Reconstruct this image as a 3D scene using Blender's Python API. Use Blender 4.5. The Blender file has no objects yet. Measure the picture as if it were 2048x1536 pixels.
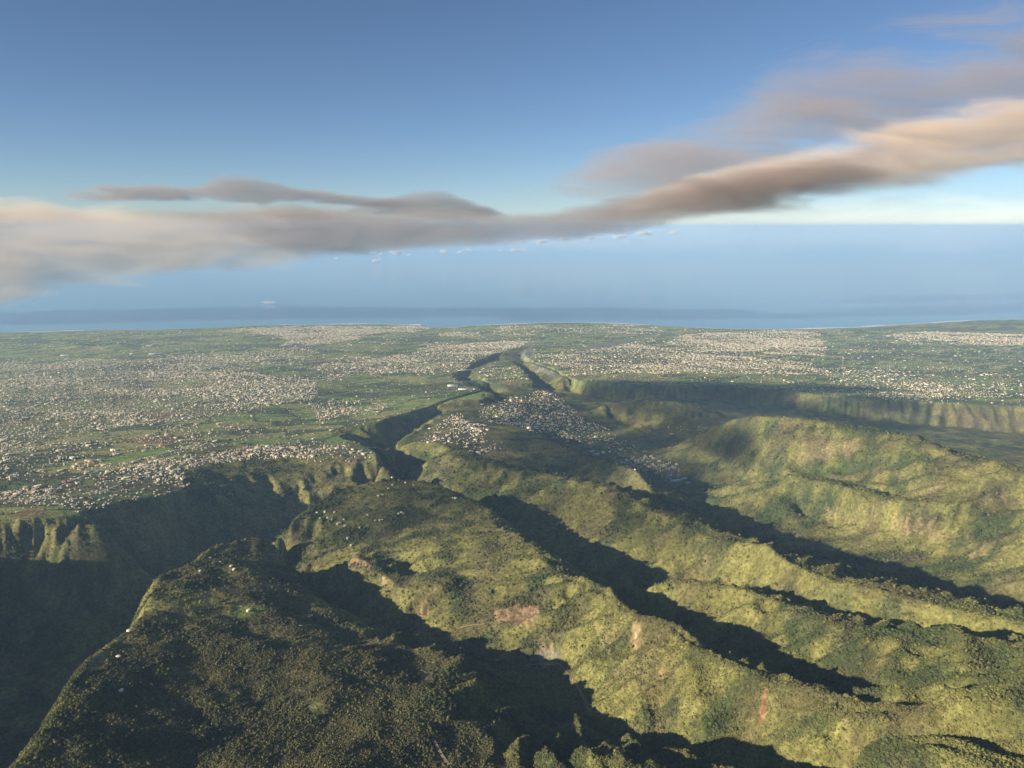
import bpy, math, random
import numpy as np

# ------------------------------------------------------------------ camera, sky, sun, exposure
sc = bpy.context.scene
COL = sc.collection
H = 2300.0                       # flight height above the sea, metres
FPX = 1539.0                     # focal length in pixels of a 2048-wide frame
PITCH = math.radians(11.6)
SUN_EL = math.radians(18.5)
SUN_TO = np.array([-0.87, -0.49]); SUN_TO /= np.linalg.norm(SUN_TO)   # horizontal direction towards the sun

cam_d = bpy.data.cameras.new('camera'); cam = bpy.data.objects.new('camera', cam_d); COL.objects.link(cam)
cam.location = (0, 0, H); cam.rotation_euler = (math.pi / 2 - PITCH, 0, 0)
cam_d.sensor_width = 36.0; cam_d.lens = 36.0 * FPX / 2048.0
cam_d.clip_start = 5.0; cam_d.clip_end = 400000.0
sc.camera = cam

world = bpy.data.worlds.new('World'); sc.world = world; world.use_nodes = True
wn = world.node_tree.nodes; wl = world.node_tree.links
sky = wn.new('ShaderNodeTexSky'); sky.sky_type = 'NISHITA'; sky.sun_disc = False
sky.sun_elevation = SUN_EL
sky.sun_rotation = math.atan2(SUN_TO[0], SUN_TO[1])
sky.altitude = 2300.0; sky.air_density = 0.85; sky.dust_density = 0.5; sky.ozone_density = 2.8
bg = wn['Background']; bg.inputs['Strength'].default_value = 0.05
wl.new(sky.outputs['Color'], bg.inputs['Color'])

sun_d = bpy.data.lights.new('sun', 'SUN'); sun = bpy.data.objects.new('sun', sun_d); COL.objects.link(sun)
sun_d.energy = 5.0; sun_d.angle = math.radians(0.53); sun_d.color = (1.0, 0.86, 0.66)
_az = math.atan2(SUN_TO[0], SUN_TO[1])
sun.rotation_euler = (math.pi / 2 - SUN_EL, 0, math.pi - _az)
sun.location = (-4000, -3000, 6000)

sc.view_settings.view_transform = 'Standard'; sc.view_settings.look = 'None'
sc.view_settings.exposure = 1.08; sc.view_settings.gamma = 1.0; sc.view_settings.use_curve_mapping = False
sc.cycles.use_denoising = True; sc.cycles.use_adaptive_sampling = True; sc.cycles.adaptive_threshold = 0.02
sc.cycles.max_bounces = 4; sc.cycles.diffuse_bounces = 2; sc.cycles.volume_bounces = 1
sc.cycles.transparent_max_bounces = 8
rng = np.random.default_rng(7)

# ------------------------------------------------------------------ small helpers
def smooth(a, b, x):
    t = np.clip((x - a) / (b - a), 0, 1); return t * t * (3 - 2 * t)

def _hash(ix, iy, seed):
    n = (ix.astype(np.int64) * 374761393 + iy.astype(np.int64) * 668265263 + seed * 974711) & 0xFFFFFFFF
    n = ((n ^ (n >> 13)) * 1274126177) & 0xFFFFFFFF
    return ((n ^ (n >> 16)) & 0xFFFFFF) / float(0xFFFFFF)

def noise2(x, y, scale, seed=0):
    x = x / scale; y = y / scale
    ix = np.floor(x).astype(np.int64); iy = np.floor(y).astype(np.int64)
    fx = x - ix; fy = y - iy
    fx = fx * fx * fx * (fx * (fx * 6 - 15) + 10); fy = fy * fy * fy * (fy * (fy * 6 - 15) + 10)
    a = _hash(ix, iy, seed); b = _hash(ix + 1, iy, seed); c = _hash(ix, iy + 1, seed); d = _hash(ix + 1, iy + 1, seed)
    return (a + (b - a) * fx) * (1 - fy) + (c + (d - c) * fx) * fy - 0.5

def fbm(x, y, scale, octaves=4, seed=0, gain=0.5):
    s = 0; amp = 1.0; tot = 0
    for k in range(octaves):
        cs, sn = math.cos(0.7 * k), math.sin(0.7 * k)
        s = s + amp * noise2(x * cs - y * sn + 131.7 * k, x * sn + y * cs - 57.3 * k, scale, seed + k); tot += amp
        amp *= gain; scale *= 0.5
    return s / tot * 2

def voronoi(x, y, sx, sy, ang, seed):
    """cell id (0..1) and distance to the cell border, cells sx by sy metres turned by ang"""
    c, s = math.cos(ang), math.sin(ang)
    u = (x * c + y * s) / sx; v = (-x * s + y * c) / sy
    iu = np.floor(u).astype(np.int64); iv = np.floor(v).astype(np.int64)
    d1 = np.full(u.shape, 9.0); d2 = np.full(u.shape, 9.0); idv = np.zeros(u.shape)
    for a in (-1, 0, 1):
        for b in (-1, 0, 1):
            jx = iu + a; jy = iv + b
            px = jx + 0.15 + 0.7 * _hash(jx, jy, seed); py = jy + 0.15 + 0.7 * _hash(jx, jy, seed + 5)
            d = np.abs(u - px) * 0.9 + np.abs(v - py) * 0.9 + 0.3 * np.hypot(u - px, v - py)
            h = _hash(jx, jy, seed + 11)
            m = d < d1
            d2 = np.where(m, d1, np.minimum(d2, d)); idv = np.where(m, h, idv); d1 = np.where(m, d, d1)
    return idv, d2 - d1

CP, SP = math.cos(PITCH), math.sin(PITCH)
def ray(px, py):
    px = np.asarray(px, float); py = np.asarray(py, float)
    u = px - 1024.0; v = 768.0 - py
    return u, FPX * CP + v * SP, -FPX * SP + v * CP

def pix(px, py, z):
    """point on the sight line through a photo pixel that lies at height z"""
    z = np.asarray(z, float); dx, dy, dz = ray(px, py); t = (z - H) / dz
    return np.stack([dx * t, dy * t, np.broadcast_to(np.asarray(z, float), np.shape(t))], -1)

# coast line, traced at sea level
_coast = np.array([(-500, 668), (0, 665), (150, 662), (300, 660), (420, 656), (500, 652), (560, 651), (660, 650), (760, 648), (835, 651), (860, 655), (900, 656), (960, 651),
                   (1020, 648), (1100, 645), (1200, 646), (1300, 650), (1400, 655), (1480, 658), (1560, 659), (1640, 658), (1720, 655), (1800, 650), (1880, 645), (1945, 641), (2048, 638), (2500, 630)], float)
_cw = pix(_coast[:, 0], _coast[:, 1], 0.0)
_prof_t = np.array([-3000, -200, 0, 60, 400, 4200, 7700, 10700, 12800, 14200, 14900, 16500, 20000.])
_prof_z = np.array([-60, -14, 0, 4, 16, 170, 350, 560, 740, 900, 1000, 1150, 1450.])
def coast_y(x):
    return np.interp(x, _cw[:, 0], _cw[:, 1]) + 90 * fbm(x, x * 0 + 3, 1500, 3, 91)
def base(x, y):
    """the gently tilted plateau and coastal plain"""
    t = coast_y(x) - y
    z = np.interp(t, _prof_t, _prof_z)
    far = smooth(300, 3000, t)
    z = z + far * (22 * fbm(x, y, 1500, 3, 21) + 7 * fbm(x * 0.35 + y * 0.1, y * 1.0, 260, 2, 33))
    for cx, cy, r, h in CONES:
        z = z + h * np.exp(-((x - cx) ** 2 + (y - cy) ** 2) / r ** 2)
    return z
CONES = []
_p = pix(165, 697, 150.0); CONES.append((_p[0], _p[1], 260., 75.))
_p = pix(238, 698, 150.0); CONES.append((_p[0], _p[1], 330., 85.))
_p = pix(120, 700, 150.0); CONES.append((_p[0], _p[1], 500., 40.))

def onbase(px, py):
    px = np.asarray(px, float); py = np.asarray(py, float)
    z = np.full(px.shape, 400.0)
    for _ in range(40):
        p = pix(px, py, z); z = z * 0.4 + 0.6 * base(p[..., 0], p[..., 1])
    return pix(px, py, z)

# ------------------------------------------------------------------ ridge lines, rims, stream beds: (photo x, photo y, height)
RIM_LEFT = [(0, 1036), (60, 1036), (102, 1034), (150, 1034), (191, 1020), (239, 1003), (284, 998), (342, 990), (376, 974), (362, 952), (372, 943), (427, 928),
            (495, 916), (547, 913), (598, 913), (649, 909), (700, 909), (737, 909), (756, 915), (758, 905), (738, 893), (713, 884), (690, 876), (668, 868), (685, 856), (713, 853), (754, 848), (774, 834),
            (819, 824), (867, 812), (897, 807), (925, 800), (969, 797), (980, 788), (969, 781), (945, 774), (928, 769), (908, 757), (901, 748), (915, 741), (938, 738),
            (942, 733), (945, 725), (969, 718), (1000, 708), (1034, 699), (1072, 687)]
RIM_FAR = [(1068, 692), (1050, 700), (1048, 712), (1062, 728), (1084, 734), (1113, 745), (1135, 757), (1160, 762), (1200, 766), (1248, 768), (1350, 771), (1450, 773), (1550, 780), (1640, 790), (1740, 798), (1834, 803), (1940, 808), (2048, 811), (2300, 826), (2700, 850)]
MESA = [(956, 741), (974, 731), (992, 724), (1017, 720), (1040, 734), (1052, 749), (1068, 763), (1040, 768), (1000, 766), (957, 764)]
LINES = dict(
 crest_c_d1=[(814, 952, 560), (839, 935, 620), (863, 918, 690), (894, 909, 730), (925, 916, 750), (986, 928, 785), (1041, 942, 825), (1092, 948, 855), (1164, 962, 910), (1212, 973, 945), (1248, 991, 965), (1268, 998, 972), (1307, 1024, 985), (1346, 1034, 1000), (1377, 1037, 1012), (1390, 1052, 1015), (1412, 1073, 1030), (1467, 1084, 1080), (1529, 1088, 1130), (1549, 1104, 1140), (1572, 1131, 1145), (1592, 1131, 1165), (1662, 1163, 1200), (1738, 1175, 1230), (1811, 1188, 1245), (1855, 1194, 1258), (1903, 1215, 1262), (1935, 1230, 1264), (1994, 1237, 1282), (2048, 1245, 1297), (2300, 1300, 1380), (2600, 1360, 1450)],
 crest_e=[(1010, 845, 560), (1058, 860, 600), (1123, 894, 680), (1174, 918, 740), (1215, 921, 780), (1270, 938, 800), (1285, 955, 775), (1300, 976, 740), (1314, 994, 700), (1346, 1014, 660), (1385, 1036, 635), (1440, 1073, 615)],
 stream_e=[(950, 905, 700), (1000, 930, 680), (1041, 950, 665), (1110, 965, 655), (1164, 975, 640), (1212, 988, 625), (1248, 1003, 615), (1307, 1035, 600), (1385, 1060, 595), (1440, 1085, 585)],
 rim_b=[(778, 897, 660), (795, 879, 650), (819, 870, 640), (849, 855, 610), (873, 836, 570), (901, 825, 540), (942, 819, 520), (976, 805, 480), (1020, 797, 450)],
 rim_b_front=[(778, 897, 660), (800, 888, 672), (840, 882, 690), (880, 888, 705), (900, 897, 740)],
 village_b=[(860, 860, 640), (920, 860, 660), (960, 850, 600)],
 village_b2=[(900, 840, 580), (950, 830, 550)],
 stream_bc=[(802, 952, 480), (835, 940, 525), (865, 925, 585), (895, 911, 690)],
 town=[(1020, 797, 445), (1060, 790, 430), (1120, 820, 425), (1180, 860, 440), (1250, 915, 470), (1330, 960, 500)],
 town2=[(1040, 840, 470), (1100, 862, 470), (1150, 890, 480), (1200, 905, 500), (1240, 925, 500)],
 town3=[(1120, 790, 400), (1180, 815, 410), (1260, 850, 430), (1340, 890, 470), (1390, 900, 500)],
 valley=[(1330, 960, 500), (1380, 1000, 540), (1440, 1045, 575), (1500, 1080, 610), (1600, 1130, 680), (1800, 1182, 760), (2048, 1238, 820), (2300, 1300, 900)],
 river_right=[(1041, 713, 190), (1058, 735, 215), (1100, 752, 245), (1150, 785, 320), (1248, 803, 350), (1443, 838, 400), (1700, 864, 470), (1850, 897, 520), (1930, 937, 560), (2048, 954, 600), (2300, 1010, 700)],
 wall_right=[(1160, 786, 330), (1248, 800, 360), (1330, 802, 390), (1450, 812, 420)],
 crest_h=[(1200, 812, 520), (1248, 807, 560), (1287, 799, 600), (1346, 801, 620), (1377, 811, 610), (1420, 819, 590), (1443, 834, 555)],
 crest_f=[(1380, 880, 590), (1424, 854, 735), (1467, 838, 870), (1506, 830, 940), (1545, 834, 985), (1588, 834, 1010), (1631, 840, 1020), (1662, 850, 1020), (1736, 856, 1030), (1775, 864, 1040), (1834, 873, 1050), (1850, 887, 1050), (1873, 891, 1055), (1892, 903, 1055), (1912, 912, 1055), (1928, 926, 1050), (1951, 930, 1070), (1971, 924, 1105), (1986, 924, 1125), (1998, 936, 1115), (2048, 944, 1150), (2300, 1000, 1250), (2600, 1050, 1350)],
 spur_f=[(1580, 850, 960), (1560, 885, 870), (1545, 915, 780), (1535, 938, 715)],
 bowl=[(1590, 958, 752), (1650, 963, 765), (1717, 962, 812)],
 bowl_foot=[(1560, 944, 755), (1620, 943, 782), (1680, 945, 802), (1725, 943, 845)],
 stream_g=[(1420, 965, 520), (1500, 966, 610), (1560, 962, 695), (1590, 958, 750)],
 spur_f2=[(1500, 875, 820), (1482, 912, 680), (1424, 924, 570), (1380, 930, 515)],
 pocket=[(700, 915, 500), (740, 925, 480), (775, 905, 450)],
 mesa_foot=[(1046, 738, 225), (1062, 753, 250), (1078, 768, 280), (1100, 785, 320)],
 cliff_f=[(1590, 878, 925), (1630, 882, 935), (1680, 886, 950), (1735, 890, 965)],
 crest_g=[(1400, 985, 545), (1424, 983, 580), (1490, 979, 700), (1529, 973, 770), (1557, 963, 835), (1572, 950, 880), (1584, 948, 892), (1600, 952, 890), (1619, 961, 886), (1670, 963, 905), (1697, 977, 915), (1717, 989, 918), (1736, 1002, 920), (1783, 1006, 942), (1810, 1002, 960), (1870, 1003, 985), (1959, 1010, 1000), (2002, 1016, 1000), (2048, 1014, 1020), (2300, 1050, 1100)],
 pit=[(1722, 996, 800), (1750, 1003, 800), (1785, 1006, 850)],
 pit_lip=[(1705, 975, 880), (1740, 977, 885), (1765, 984, 890), (1812, 1000, 945)],
 slope_g=[(1600, 1030, 690), (1717, 1060, 745), (1834, 1095, 800), (1950, 1120, 850), (2048, 1140, 900)],
 crest_d2=[(1262, 1205, 1020), (1285, 1180, 1085), (1300, 1168, 1110), (1336, 1152, 1140), (1384, 1153, 1150), (1446, 1166, 1170), (1501, 1177, 1190), (1526, 1195, 1200), (1574, 1206, 1220), (1610, 1219, 1240), (1651, 1234, 1260), (1694, 1245, 1280), (1767, 1257, 1310), (1848, 1268, 1340), (1921, 1276, 1360), (1957, 1272, 1380), (1994, 1274, 1390), (2048, 1290, 1400), (2300, 1330, 1480)],
 stream_d12=[(1290, 1192, 850), (1384, 1166, 890), (1501, 1191, 990), (1610, 1236, 1068), (1694, 1262, 1105), (1811, 1281, 1152), (1921, 1290, 1195), (2048, 1304, 1240), (2300, 1345, 1340)],
 stream_l=[(802, 957, 482), (830, 985, 510), (880, 1005, 565), (950, 1035, 615), (1010, 1062, 660), (1100, 1115, 730), (1200, 1165, 805), (1245, 1195, 840), (1290, 1192, 850)],
 crest_k_d3=[(554, 1078, 900), (581, 1041, 915), (625, 1007, 930), (666, 979, 935), (700, 970, 940), (750, 963, 940), (788, 956, 930), (839, 962, 930), (894, 976, 930), (918, 993, 930), (938, 1007, 935), (976, 1017, 935), (998, 1030, 940), (992, 1047, 960), (1001, 1063, 985), (1019, 1073, 1003), (1068, 1092, 1043), (1085, 1115, 1075), (1113, 1143, 1100), (1158, 1153, 1120), (1193, 1160, 1145), (1221, 1171, 1168), (1238, 1188, 1190), (1245, 1209, 1202), (1277, 1228, 1228), (1322, 1239, 1250), (1347, 1241, 1275), (1355, 1252, 1275), (1384, 1274, 1280), (1402, 1303, 1280), (1446, 1318, 1300), (1501, 1334, 1330), (1534, 1354, 1340), (1585, 1365, 1360), (1629, 1372, 1380), (1665, 1382, 1390), (1713, 1389, 1410), (1775, 1398, 1430), (1829, 1398, 1450), (1866, 1394, 1470), (1892, 1380, 1490), (1921, 1374, 1505), (1957, 1378, 1510), (1983, 1380, 1510), (2012, 1391, 1510), (2048, 1400, 1510), (2300, 1440, 1560)],
 stream_n=[(1245, 1215, 860), (1270, 1265, 945), (1300, 1298, 1000), (1384, 1330, 1055), (1501, 1365, 1125), (1610, 1395, 1180), (1713, 1410, 1240), (1829, 1415, 1308), (1921, 1400, 1362), (2048, 1425, 1398), (2300, 1470, 1450)],
 crest_d4=[(1552, 1456, 1350), (1592, 1451, 1370), (1654, 1444, 1400), (1683, 1458, 1410), (1720, 1467, 1420), (1775, 1467, 1440), (1866, 1471, 1460), (1957, 1486, 1475), (2048, 1486, 1490), (2300, 1500, 1530)],
 stream_o=[(1560, 1475, 1300), (1600, 1464, 1325), (1654, 1458, 1338), (1720, 1478, 1372), (1775, 1476, 1398), (1866, 1485, 1420), (1957, 1498, 1440)],
 knob_k=[(850, 1112, 985), (900, 1092, 1000), (960, 1087, 1015), (1000, 1097, 1035)],
 pit_k=[(806, 1085, 960), (812, 1130, 925), (812, 1168, 915)],
 lip_k=[(705, 1108, 985), (755, 1138, 995), (800, 1178, 985), (850, 1165, 1015), (905, 1150, 1050)],
 stream_m=[(1700, 1640, 1240), (1500, 1580, 1180), (1350, 1512, 1120), (1207, 1464, 1080), (1176, 1429, 1060), (1137, 1352, 1020), (1040, 1338, 995), (940, 1318, 965), (850, 1298, 935), (740, 1267, 895), (670, 1242, 865), (620, 1192, 825), (593, 1142, 780), (562, 1108, 720), (530, 1098, 640), (500, 1105, 540)],
 edge_j=[(-200, 1700, 1420), (21, 1536, 1345), (70, 1482, 1315), (112, 1412, 1280), (140, 1366, 1255), (164, 1335, 1238), (181, 1314, 1226), (223, 1276, 1203), (276, 1241, 1184), (293, 1209, 1168), (304, 1174, 1150), (318, 1150, 1140), (331, 1143, 1136), (384, 1122, 1128), (419, 1094, 1120), (454, 1084, 1116), (488, 1073, 1110), (523, 1073, 1100), (549, 1082, 1060)],
 back_j=[(470, 1130, 1095), (500, 1250, 1130), (520, 1400, 1205), (560, 1536, 1285), (600, 1700, 1380)],
 edge_j_right=[(585, 1130, 1020), (640, 1205, 1050), (740, 1272, 1080), (844, 1307, 1105), (897, 1314, 1120), (907, 1342, 1140), (928, 1366, 1160), (931, 1401, 1185), (942, 1440, 1215), (963, 1464, 1235), (1019, 1516, 1280), (1100, 1600, 1340)],
 stream_p=[(985, 1372, 1050), (1010, 1420, 1095), (1065, 1485, 1150), (1120, 1545, 1200)],
 knob_q=[(1165, 1490, 1315), (1220, 1492, 1335), (1290, 1510, 1355), (1350, 1540, 1370), (1420, 1590, 1390)],
 fin=[(150, 1038, 985), (167, 1049, 955), (213, 1056, 925), (227, 1084, 855), (255, 1126, 755)],
 spur2=[(437, 988, 780), (478, 1002, 720), (530, 1030, 640), (581, 1043, 575)],
 spur3=[(760, 922, 810), (786, 949, 735)],
 foot_left=[(0, 1215, 655), (70, 1225, 640), (120, 1228, 640), (180, 1195, 640), (250, 1190, 620), (330, 1110, 600), (400, 1060, 600)],
 foot_alcove=[(500, 1012, 610), (560, 1006, 610), (600, 1000, 620), (690, 962, 685), (745, 950, 720)],
 canyon=[(0, 1335, 560), (300, 1250, 540), (400, 1170, 530), (480, 1110, 520), (560, 1065, 508), (640, 1045, 500), (720, 1025, 495), (790, 985, 488), (802, 952, 480), (775, 905, 450), (820, 865, 430), (900, 823, 395), (985, 797, 350), (1000, 789, 340), (965, 776, 310), (935, 762, 290), (938, 745, 270), (962, 730, 235), (1000, 714, 205), (1040, 702, 170), (1070, 690, 140)],
)
WORLD_LINES = [   # continuation outside the frame, in metres
 [(-2170, 2830, 560), (-2320, 2000, 610), (-2250, 1000, 680), (-2150, 100, 740)],
 [(-1050, 500, 1440), (-1150, 100, 1480)], [(-600, 300, 1440), (600, 250, 1480), (1800, 300, 1580)],
 [(-2900, 2850, 1060), (-3150, 2500, 1400), (-3050, 2000, 1500), (-2900, 1500, 1620), (-2800, 800, 1720), (-2800, 100, 1800)],  # unseen ridge, added and raised to keep the canyon in shade
]
# ------------------------------------------------------------------ solve the mountain relief on a grid (membrane stretched over those lines)
GX0, GX1, GY0, GY1, GS = -5200.0, 8200.0, 100.0, 13600.0, 13.0
NX = int((GX1 - GX0) / GS) + 1; NY = int((GY1 - GY0) / GS) + 1
gx = GX0 + GS * np.arange(NX); gy = GY0 + GS * np.arange(NY)
GXX, GYY = np.meshgrid(gx, gy)

def inpoly(poly, x, y):
    x = np.asarray(x); y = np.asarray(y); P = np.array(poly, float)
    out = np.zeros(x.shape, bool)
    bb = (x >= P[:, 0].min()) & (x <= P[:, 0].max()) & (y >= P[:, 1].min()) & (y <= P[:, 1].max())
    if not bb.any(): return out
    xs, ys = x[bb], y[bb]; ins = np.zeros(xs.shape, bool); n = len(P)
    for i in range(n):
        x0, y0 = P[i]; x1, y1 = P[(i + 1) % n]
        if y0 == y1: continue
        ins ^= ((y0 > ys) != (y1 > ys)) & (xs < (x1 - x0) * (ys - y0) / (y1 - y0) + x0)
    out[bb] = ins
    return out

def solve():
    zb = base(GXX, GYY)
    rl = onbase(*np.array(RIM_LEFT, float).T)[:, :2]; rf = onbase(*np.array(RIM_FAR, float).T)[:, :2]
    poly = [(-3150, -50), (-3300, 1000), (-3350, 2000), (-3000, 2900)] + [tuple(p) for p in rl] + [tuple(p) for p in rf] + [(9500, -50)]
    free = inpoly(poly, GXX, GYY)
    mesa = inpoly([tuple(p) for p in onbase(*np.array(MESA, float).T)[:, :2]], GXX, GYY)
    fixed = ~free | mesa
    z = zb.copy()
    def draw(p):
        for (a, b) in zip(p[:-1], p[1:]):
            n = int(np.hypot(*(b - a)[:2]) / (GS * 0.4)) + 2
            t = np.linspace(0, 1, n)[:, None]; q = a + (b - a) * t
            ix = np.round((q[:, 0] - GX0) / GS).astype(int); iy = np.round((q[:, 1] - GY0) / GS).astype(int)
            ok = (ix >= 0) & (ix < NX) & (iy >= 0) & (iy < NY)
            z[iy[ok], ix[ok]] = q[ok, 2]; fixed[iy[ok], ix[ok]] = True
    for name, l in LINES.items():
        l = np.array(l, float); draw(pix(l[:, 0], l[:, 1], l[:, 2]))
    for l in WORLD_LINES: draw(np.array(l, float))
    w_ = onbase(*np.array(RIM_FAR[9:], float).T); w_[:, 1] -= np.linspace(180, 340, len(w_)); w_[:, 2] -= np.linspace(90, 250, len(w_)); draw(w_)      # foot of the far escarpment
    e = np.array(LINES['edge_j'], float); e = pix(e[:, 0], e[:, 1], e[:, 2])[:-1]
    draw(e + np.array([-55, 20, -75.])); f_ = e + np.array([-300, 80, -620.]); f_[:, 2] = np.maximum(f_[:, 2], 580); draw(f_)
    e = np.array(LINES['crest_k_d3'][:5], float); e = pix(e[:, 0], e[:, 1], e[:, 2])
    draw(e + np.array([-150, 60, -230.]))
    # coarse to fine relaxation
    lev = [(z, fixed)]
    while min(lev[-1][0].shape) > 24:
        zz, ff = lev[-1]
        h, w = zz.shape; h2, w2 = (h + 1) // 2, (w + 1) // 2
        zp = np.zeros((h2 * 2, w2 * 2)); fp = np.zeros((h2 * 2, w2 * 2)); zp[:h, :w] = zz * ff; fp[:h, :w] = ff
        s = zp.reshape(h2, 2, w2, 2).sum((1, 3)); c = fp.reshape(h2, 2, w2, 2).sum((1, 3))
        lev.append((np.where(c > 0, s / np.maximum(c, 1), 0), c > 0))
    cur = None
    for zz, ff in lev[::-1]:
        h, w = zz.shape
        if cur is None: cur = np.full((h, w), zz[ff].mean())
        else: cur = np.repeat(np.repeat(cur, 2, 0), 2, 1)[:h, :w]
        cur = np.where(ff, zz, cur)
        for it in range(60):
            p = np.pad(cur, 1, mode='edge')
            avg = 0.25 * (p[:-2, 1:-1] + p[2:, 1:-1] + p[1:-1, :-2] + p[1:-1, 2:])
            cur = np.where(ff, zz, cur + 1.0 * (avg - cur))
    return cur, free & ~mesa, zb

ZG, FREE, ZB = solve()

def blur(a, n):
    for _ in range(n):
        p = np.pad(a, 1, mode='edge')
        a = 0.25 * a + 0.125 * (p[:-2, 1:-1] + p[2:, 1:-1] + p[1:-1, :-2] + p[1:-1, 2:]) + 0.0625 * (p[:-2, :-2] + p[2:, 2:] + p[:-2, 2:] + p[2:, :-2])
    return a
FREEF = blur(FREE.astype(float), 2)

def grid_sample(A, x, y):
    fx = np.clip((x - GX0) / GS, 0, NX - 1.001); fy = np.clip((y - GY0) / GS, 0, NY - 1.001)
    ix = fx.astype(int); iy = fy.astype(int); fx = fx - ix; fy = fy - iy
    return (A[iy, ix] * (1 - fx) + A[iy, ix + 1] * fx) * (1 - fy) + (A[iy + 1, ix] * (1 - fx) + A[iy + 1, ix + 1] * fx) * fy

def gullies(z, wl, amp, seed, smoothn, slope0=0.10, slope1=0.5):
    """flutes running straight down the slope, spaced about wl/2 metres"""
    g = blur(z, smoothn)
    dy, dx = np.gradient(g, GS); sl = np.hypot(dx, dy) + 1e-6
    cell = wl * 1.5
    ci = np.floor(GXX / cell).astype(np.int64); cj = np.floor(GYY / cell).astype(np.int64)
    acc = np.zeros_like(z); wsum = np.zeros_like(z)
    for a in (-1, 0, 1):
        for b in (-1, 0, 1):
            jx = ci + a; jy = cj + b
            px = (jx + 0.2 + 0.6 * _hash(jx, jy, seed)) * cell; py = (jy + 0.2 + 0.6 * _hash(jx, jy, seed + 3)) * cell
            ux, uy = grid_sample(FDX, px, py), grid_sample(FDY, px, py)          # one fall line per pivot
            rx = GXX - px; ry = GYY - py
            w = np.exp(-(rx * rx + ry * ry) / (cell * 0.6) ** 2)
            acc += w * np.cos((-rx * uy + ry * ux) * (2 * math.pi / wl) + 6.28 * _hash(jx, jy, seed + 7)); wsum += w
    v = acc / wsum
    v = 1 - 2 * np.sqrt(v * v + 0.008)                       # sharp spurs, rounded gully beds
    return z + FREEF * JFADE * CREST * amp * (1.0 + 0.7 * noise2(GXX, GYY, 700, seed + 9)) * smooth(slope0, slope1, sl) * (1 - 0.9 * smooth(1.35, 2.1, sl)) * (v - 0.1)

_pj = pix([20, 70, 181, 304, 331, 488, 549, 640, 740, 844, 931, 1019, 1100], [1536, 1482, 1314, 1174, 1143, 1073, 1082, 1205, 1272, 1307, 1401, 1516, 1600], [1345, 1315, 1226, 1150, 1136, 1110, 1060, 1050, 1080, 1105, 1185, 1280, 1340])
JMASK = blur(inpoly([tuple(q[:2]) for q in _pj] + [(200., 200.), (-1000., 200.)], GXX, GYY).astype(float), 8)
JFADE = 1 - 0.85 * JMASK
ZG = blur(ZG, 1)
ZG = ZG + FREEF * 10 * fbm(GXX, GYY, 320, 3, 5) + JMASK * 26 * fbm(GXX, GYY, 210, 4, 15)
_gy, _gx = np.gradient(blur(ZG, 6), GS)
ZG = ZG + FREEF * (1 - smooth(0.15, 0.4, np.hypot(_gx, _gy))) * 20 * fbm(GXX, GYY, 230, 4, 25)
_q = blur(ZG, 22); FDY, FDX = np.gradient(_q, GS); _n = np.hypot(FDX, FDY) + 1e-6; FDX /= _n; FDY /= _n
CREST = 1 - 0.75 * smooth(4, 18, ZG - blur(ZG, 30))
ZG = gullies(ZG, 300, 30, 40, 6)
ZG = gullies(ZG, 120, 19, 50, 6)
ZG = gullies(ZG, 62, 5.0, 60, 4)

def height(x, y):
    x = np.asarray(x, float); y = np.asarray(y, float)
    inside = (x > GX0 + 20) & (x < GX1 - 20) & (y > GY0) & (y < GY1 - 20)
    z = np.where(inside, grid_sample(ZG, x, y), base(x, y))
    fr = np.where(inside, grid_sample(FREEF, x, y), 0.0)
    return z + fr * (2.2 * fbm(x, y, 34, 3, 77))

def hit(px, py):
    """first point of the relief on the sight line through a photo pixel"""
    px = np.atleast_1d(np.asarray(px, float)); py = np.atleast_1d(np.asarray(py, float))
    dx, dy, dz = ray(px, py); n = np.hypot(dx, dy); dx, dy, dz = dx / n, dy / n, dz / n
    t = np.full(px.shape, 700.0); done = np.zeros(px.shape, bool)
    for _ in range(900):
        g = (H + dz * t) - height(dx * t, dy * t)
        done |= g <= 0
        if done.all(): break
        t = np.where(done, t, t + np.maximum(4.0, np.minimum(g * 0.35, 200)))
    lo = t - 60; hi = t.copy()
    for _ in range(14):
        m = 0.5 * (lo + hi); g = (H + dz * m) - height(dx * m, dy * m)
        lo = np.where(g > 0, m, lo); hi = np.where(g > 0, hi, m)
    return np.stack([dx * hi, dy * hi, height(dx * hi, dy * hi)], -1)

# ------------------------------------------------------------------ mesh and material helpers
def new_mesh(name, verts, faces, mat=None, smooth_shade=False):
    me = bpy.data.meshes.new(name)
    verts = np.asarray(verts, np.float32); me.vertices.add(len(verts)); me.vertices.foreach_set('co', verts.ravel())
    if isinstance(faces, np.ndarray):
        k = faces.shape[1]; me.loops.add(faces.size); me.polygons.add(len(faces))
        me.loops.foreach_set('vertex_index', faces.astype(np.int32).ravel())
        me.polygons.foreach_set('loop_start', np.arange(0, faces.size, k, dtype=np.int32))
    else:
        tot = [len(f) for f in faces]; flat = [i for f in faces for i in f]
        me.loops.add(len(flat)); me.polygons.add(len(faces))
        me.loops.foreach_set('vertex_index', flat); me.polygons.foreach_set('loop_start', np.concatenate([[0], np.cumsum(tot)[:-1]]).astype(np.int32))
    if smooth_shade: me.polygons.foreach_set('use_smooth', np.ones(len(me.polygons), bool))
    me.update(calc_edges=True)
    if mat: me.materials.append(mat)
    return me

def obj(name, me, parent=None, label=None, category=None, group=None, kind=None):
    o = bpy.data.objects.new(name, me); COL.objects.link(o)
    if parent is not None: o.parent = parent
    if label: o['label'] = label
    if category: o['category'] = category
    if group: o['group'] = group
    if kind: o['kind'] = kind
    return o

def set_col(me, name, rgb):
    a = me.attributes.new(name, 'FLOAT_COLOR', 'POINT')
    c = np.ones((len(rgb), 4), np.float32); c[:, :3] = rgb; a.data.foreach_set('color', c.ravel())

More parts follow.
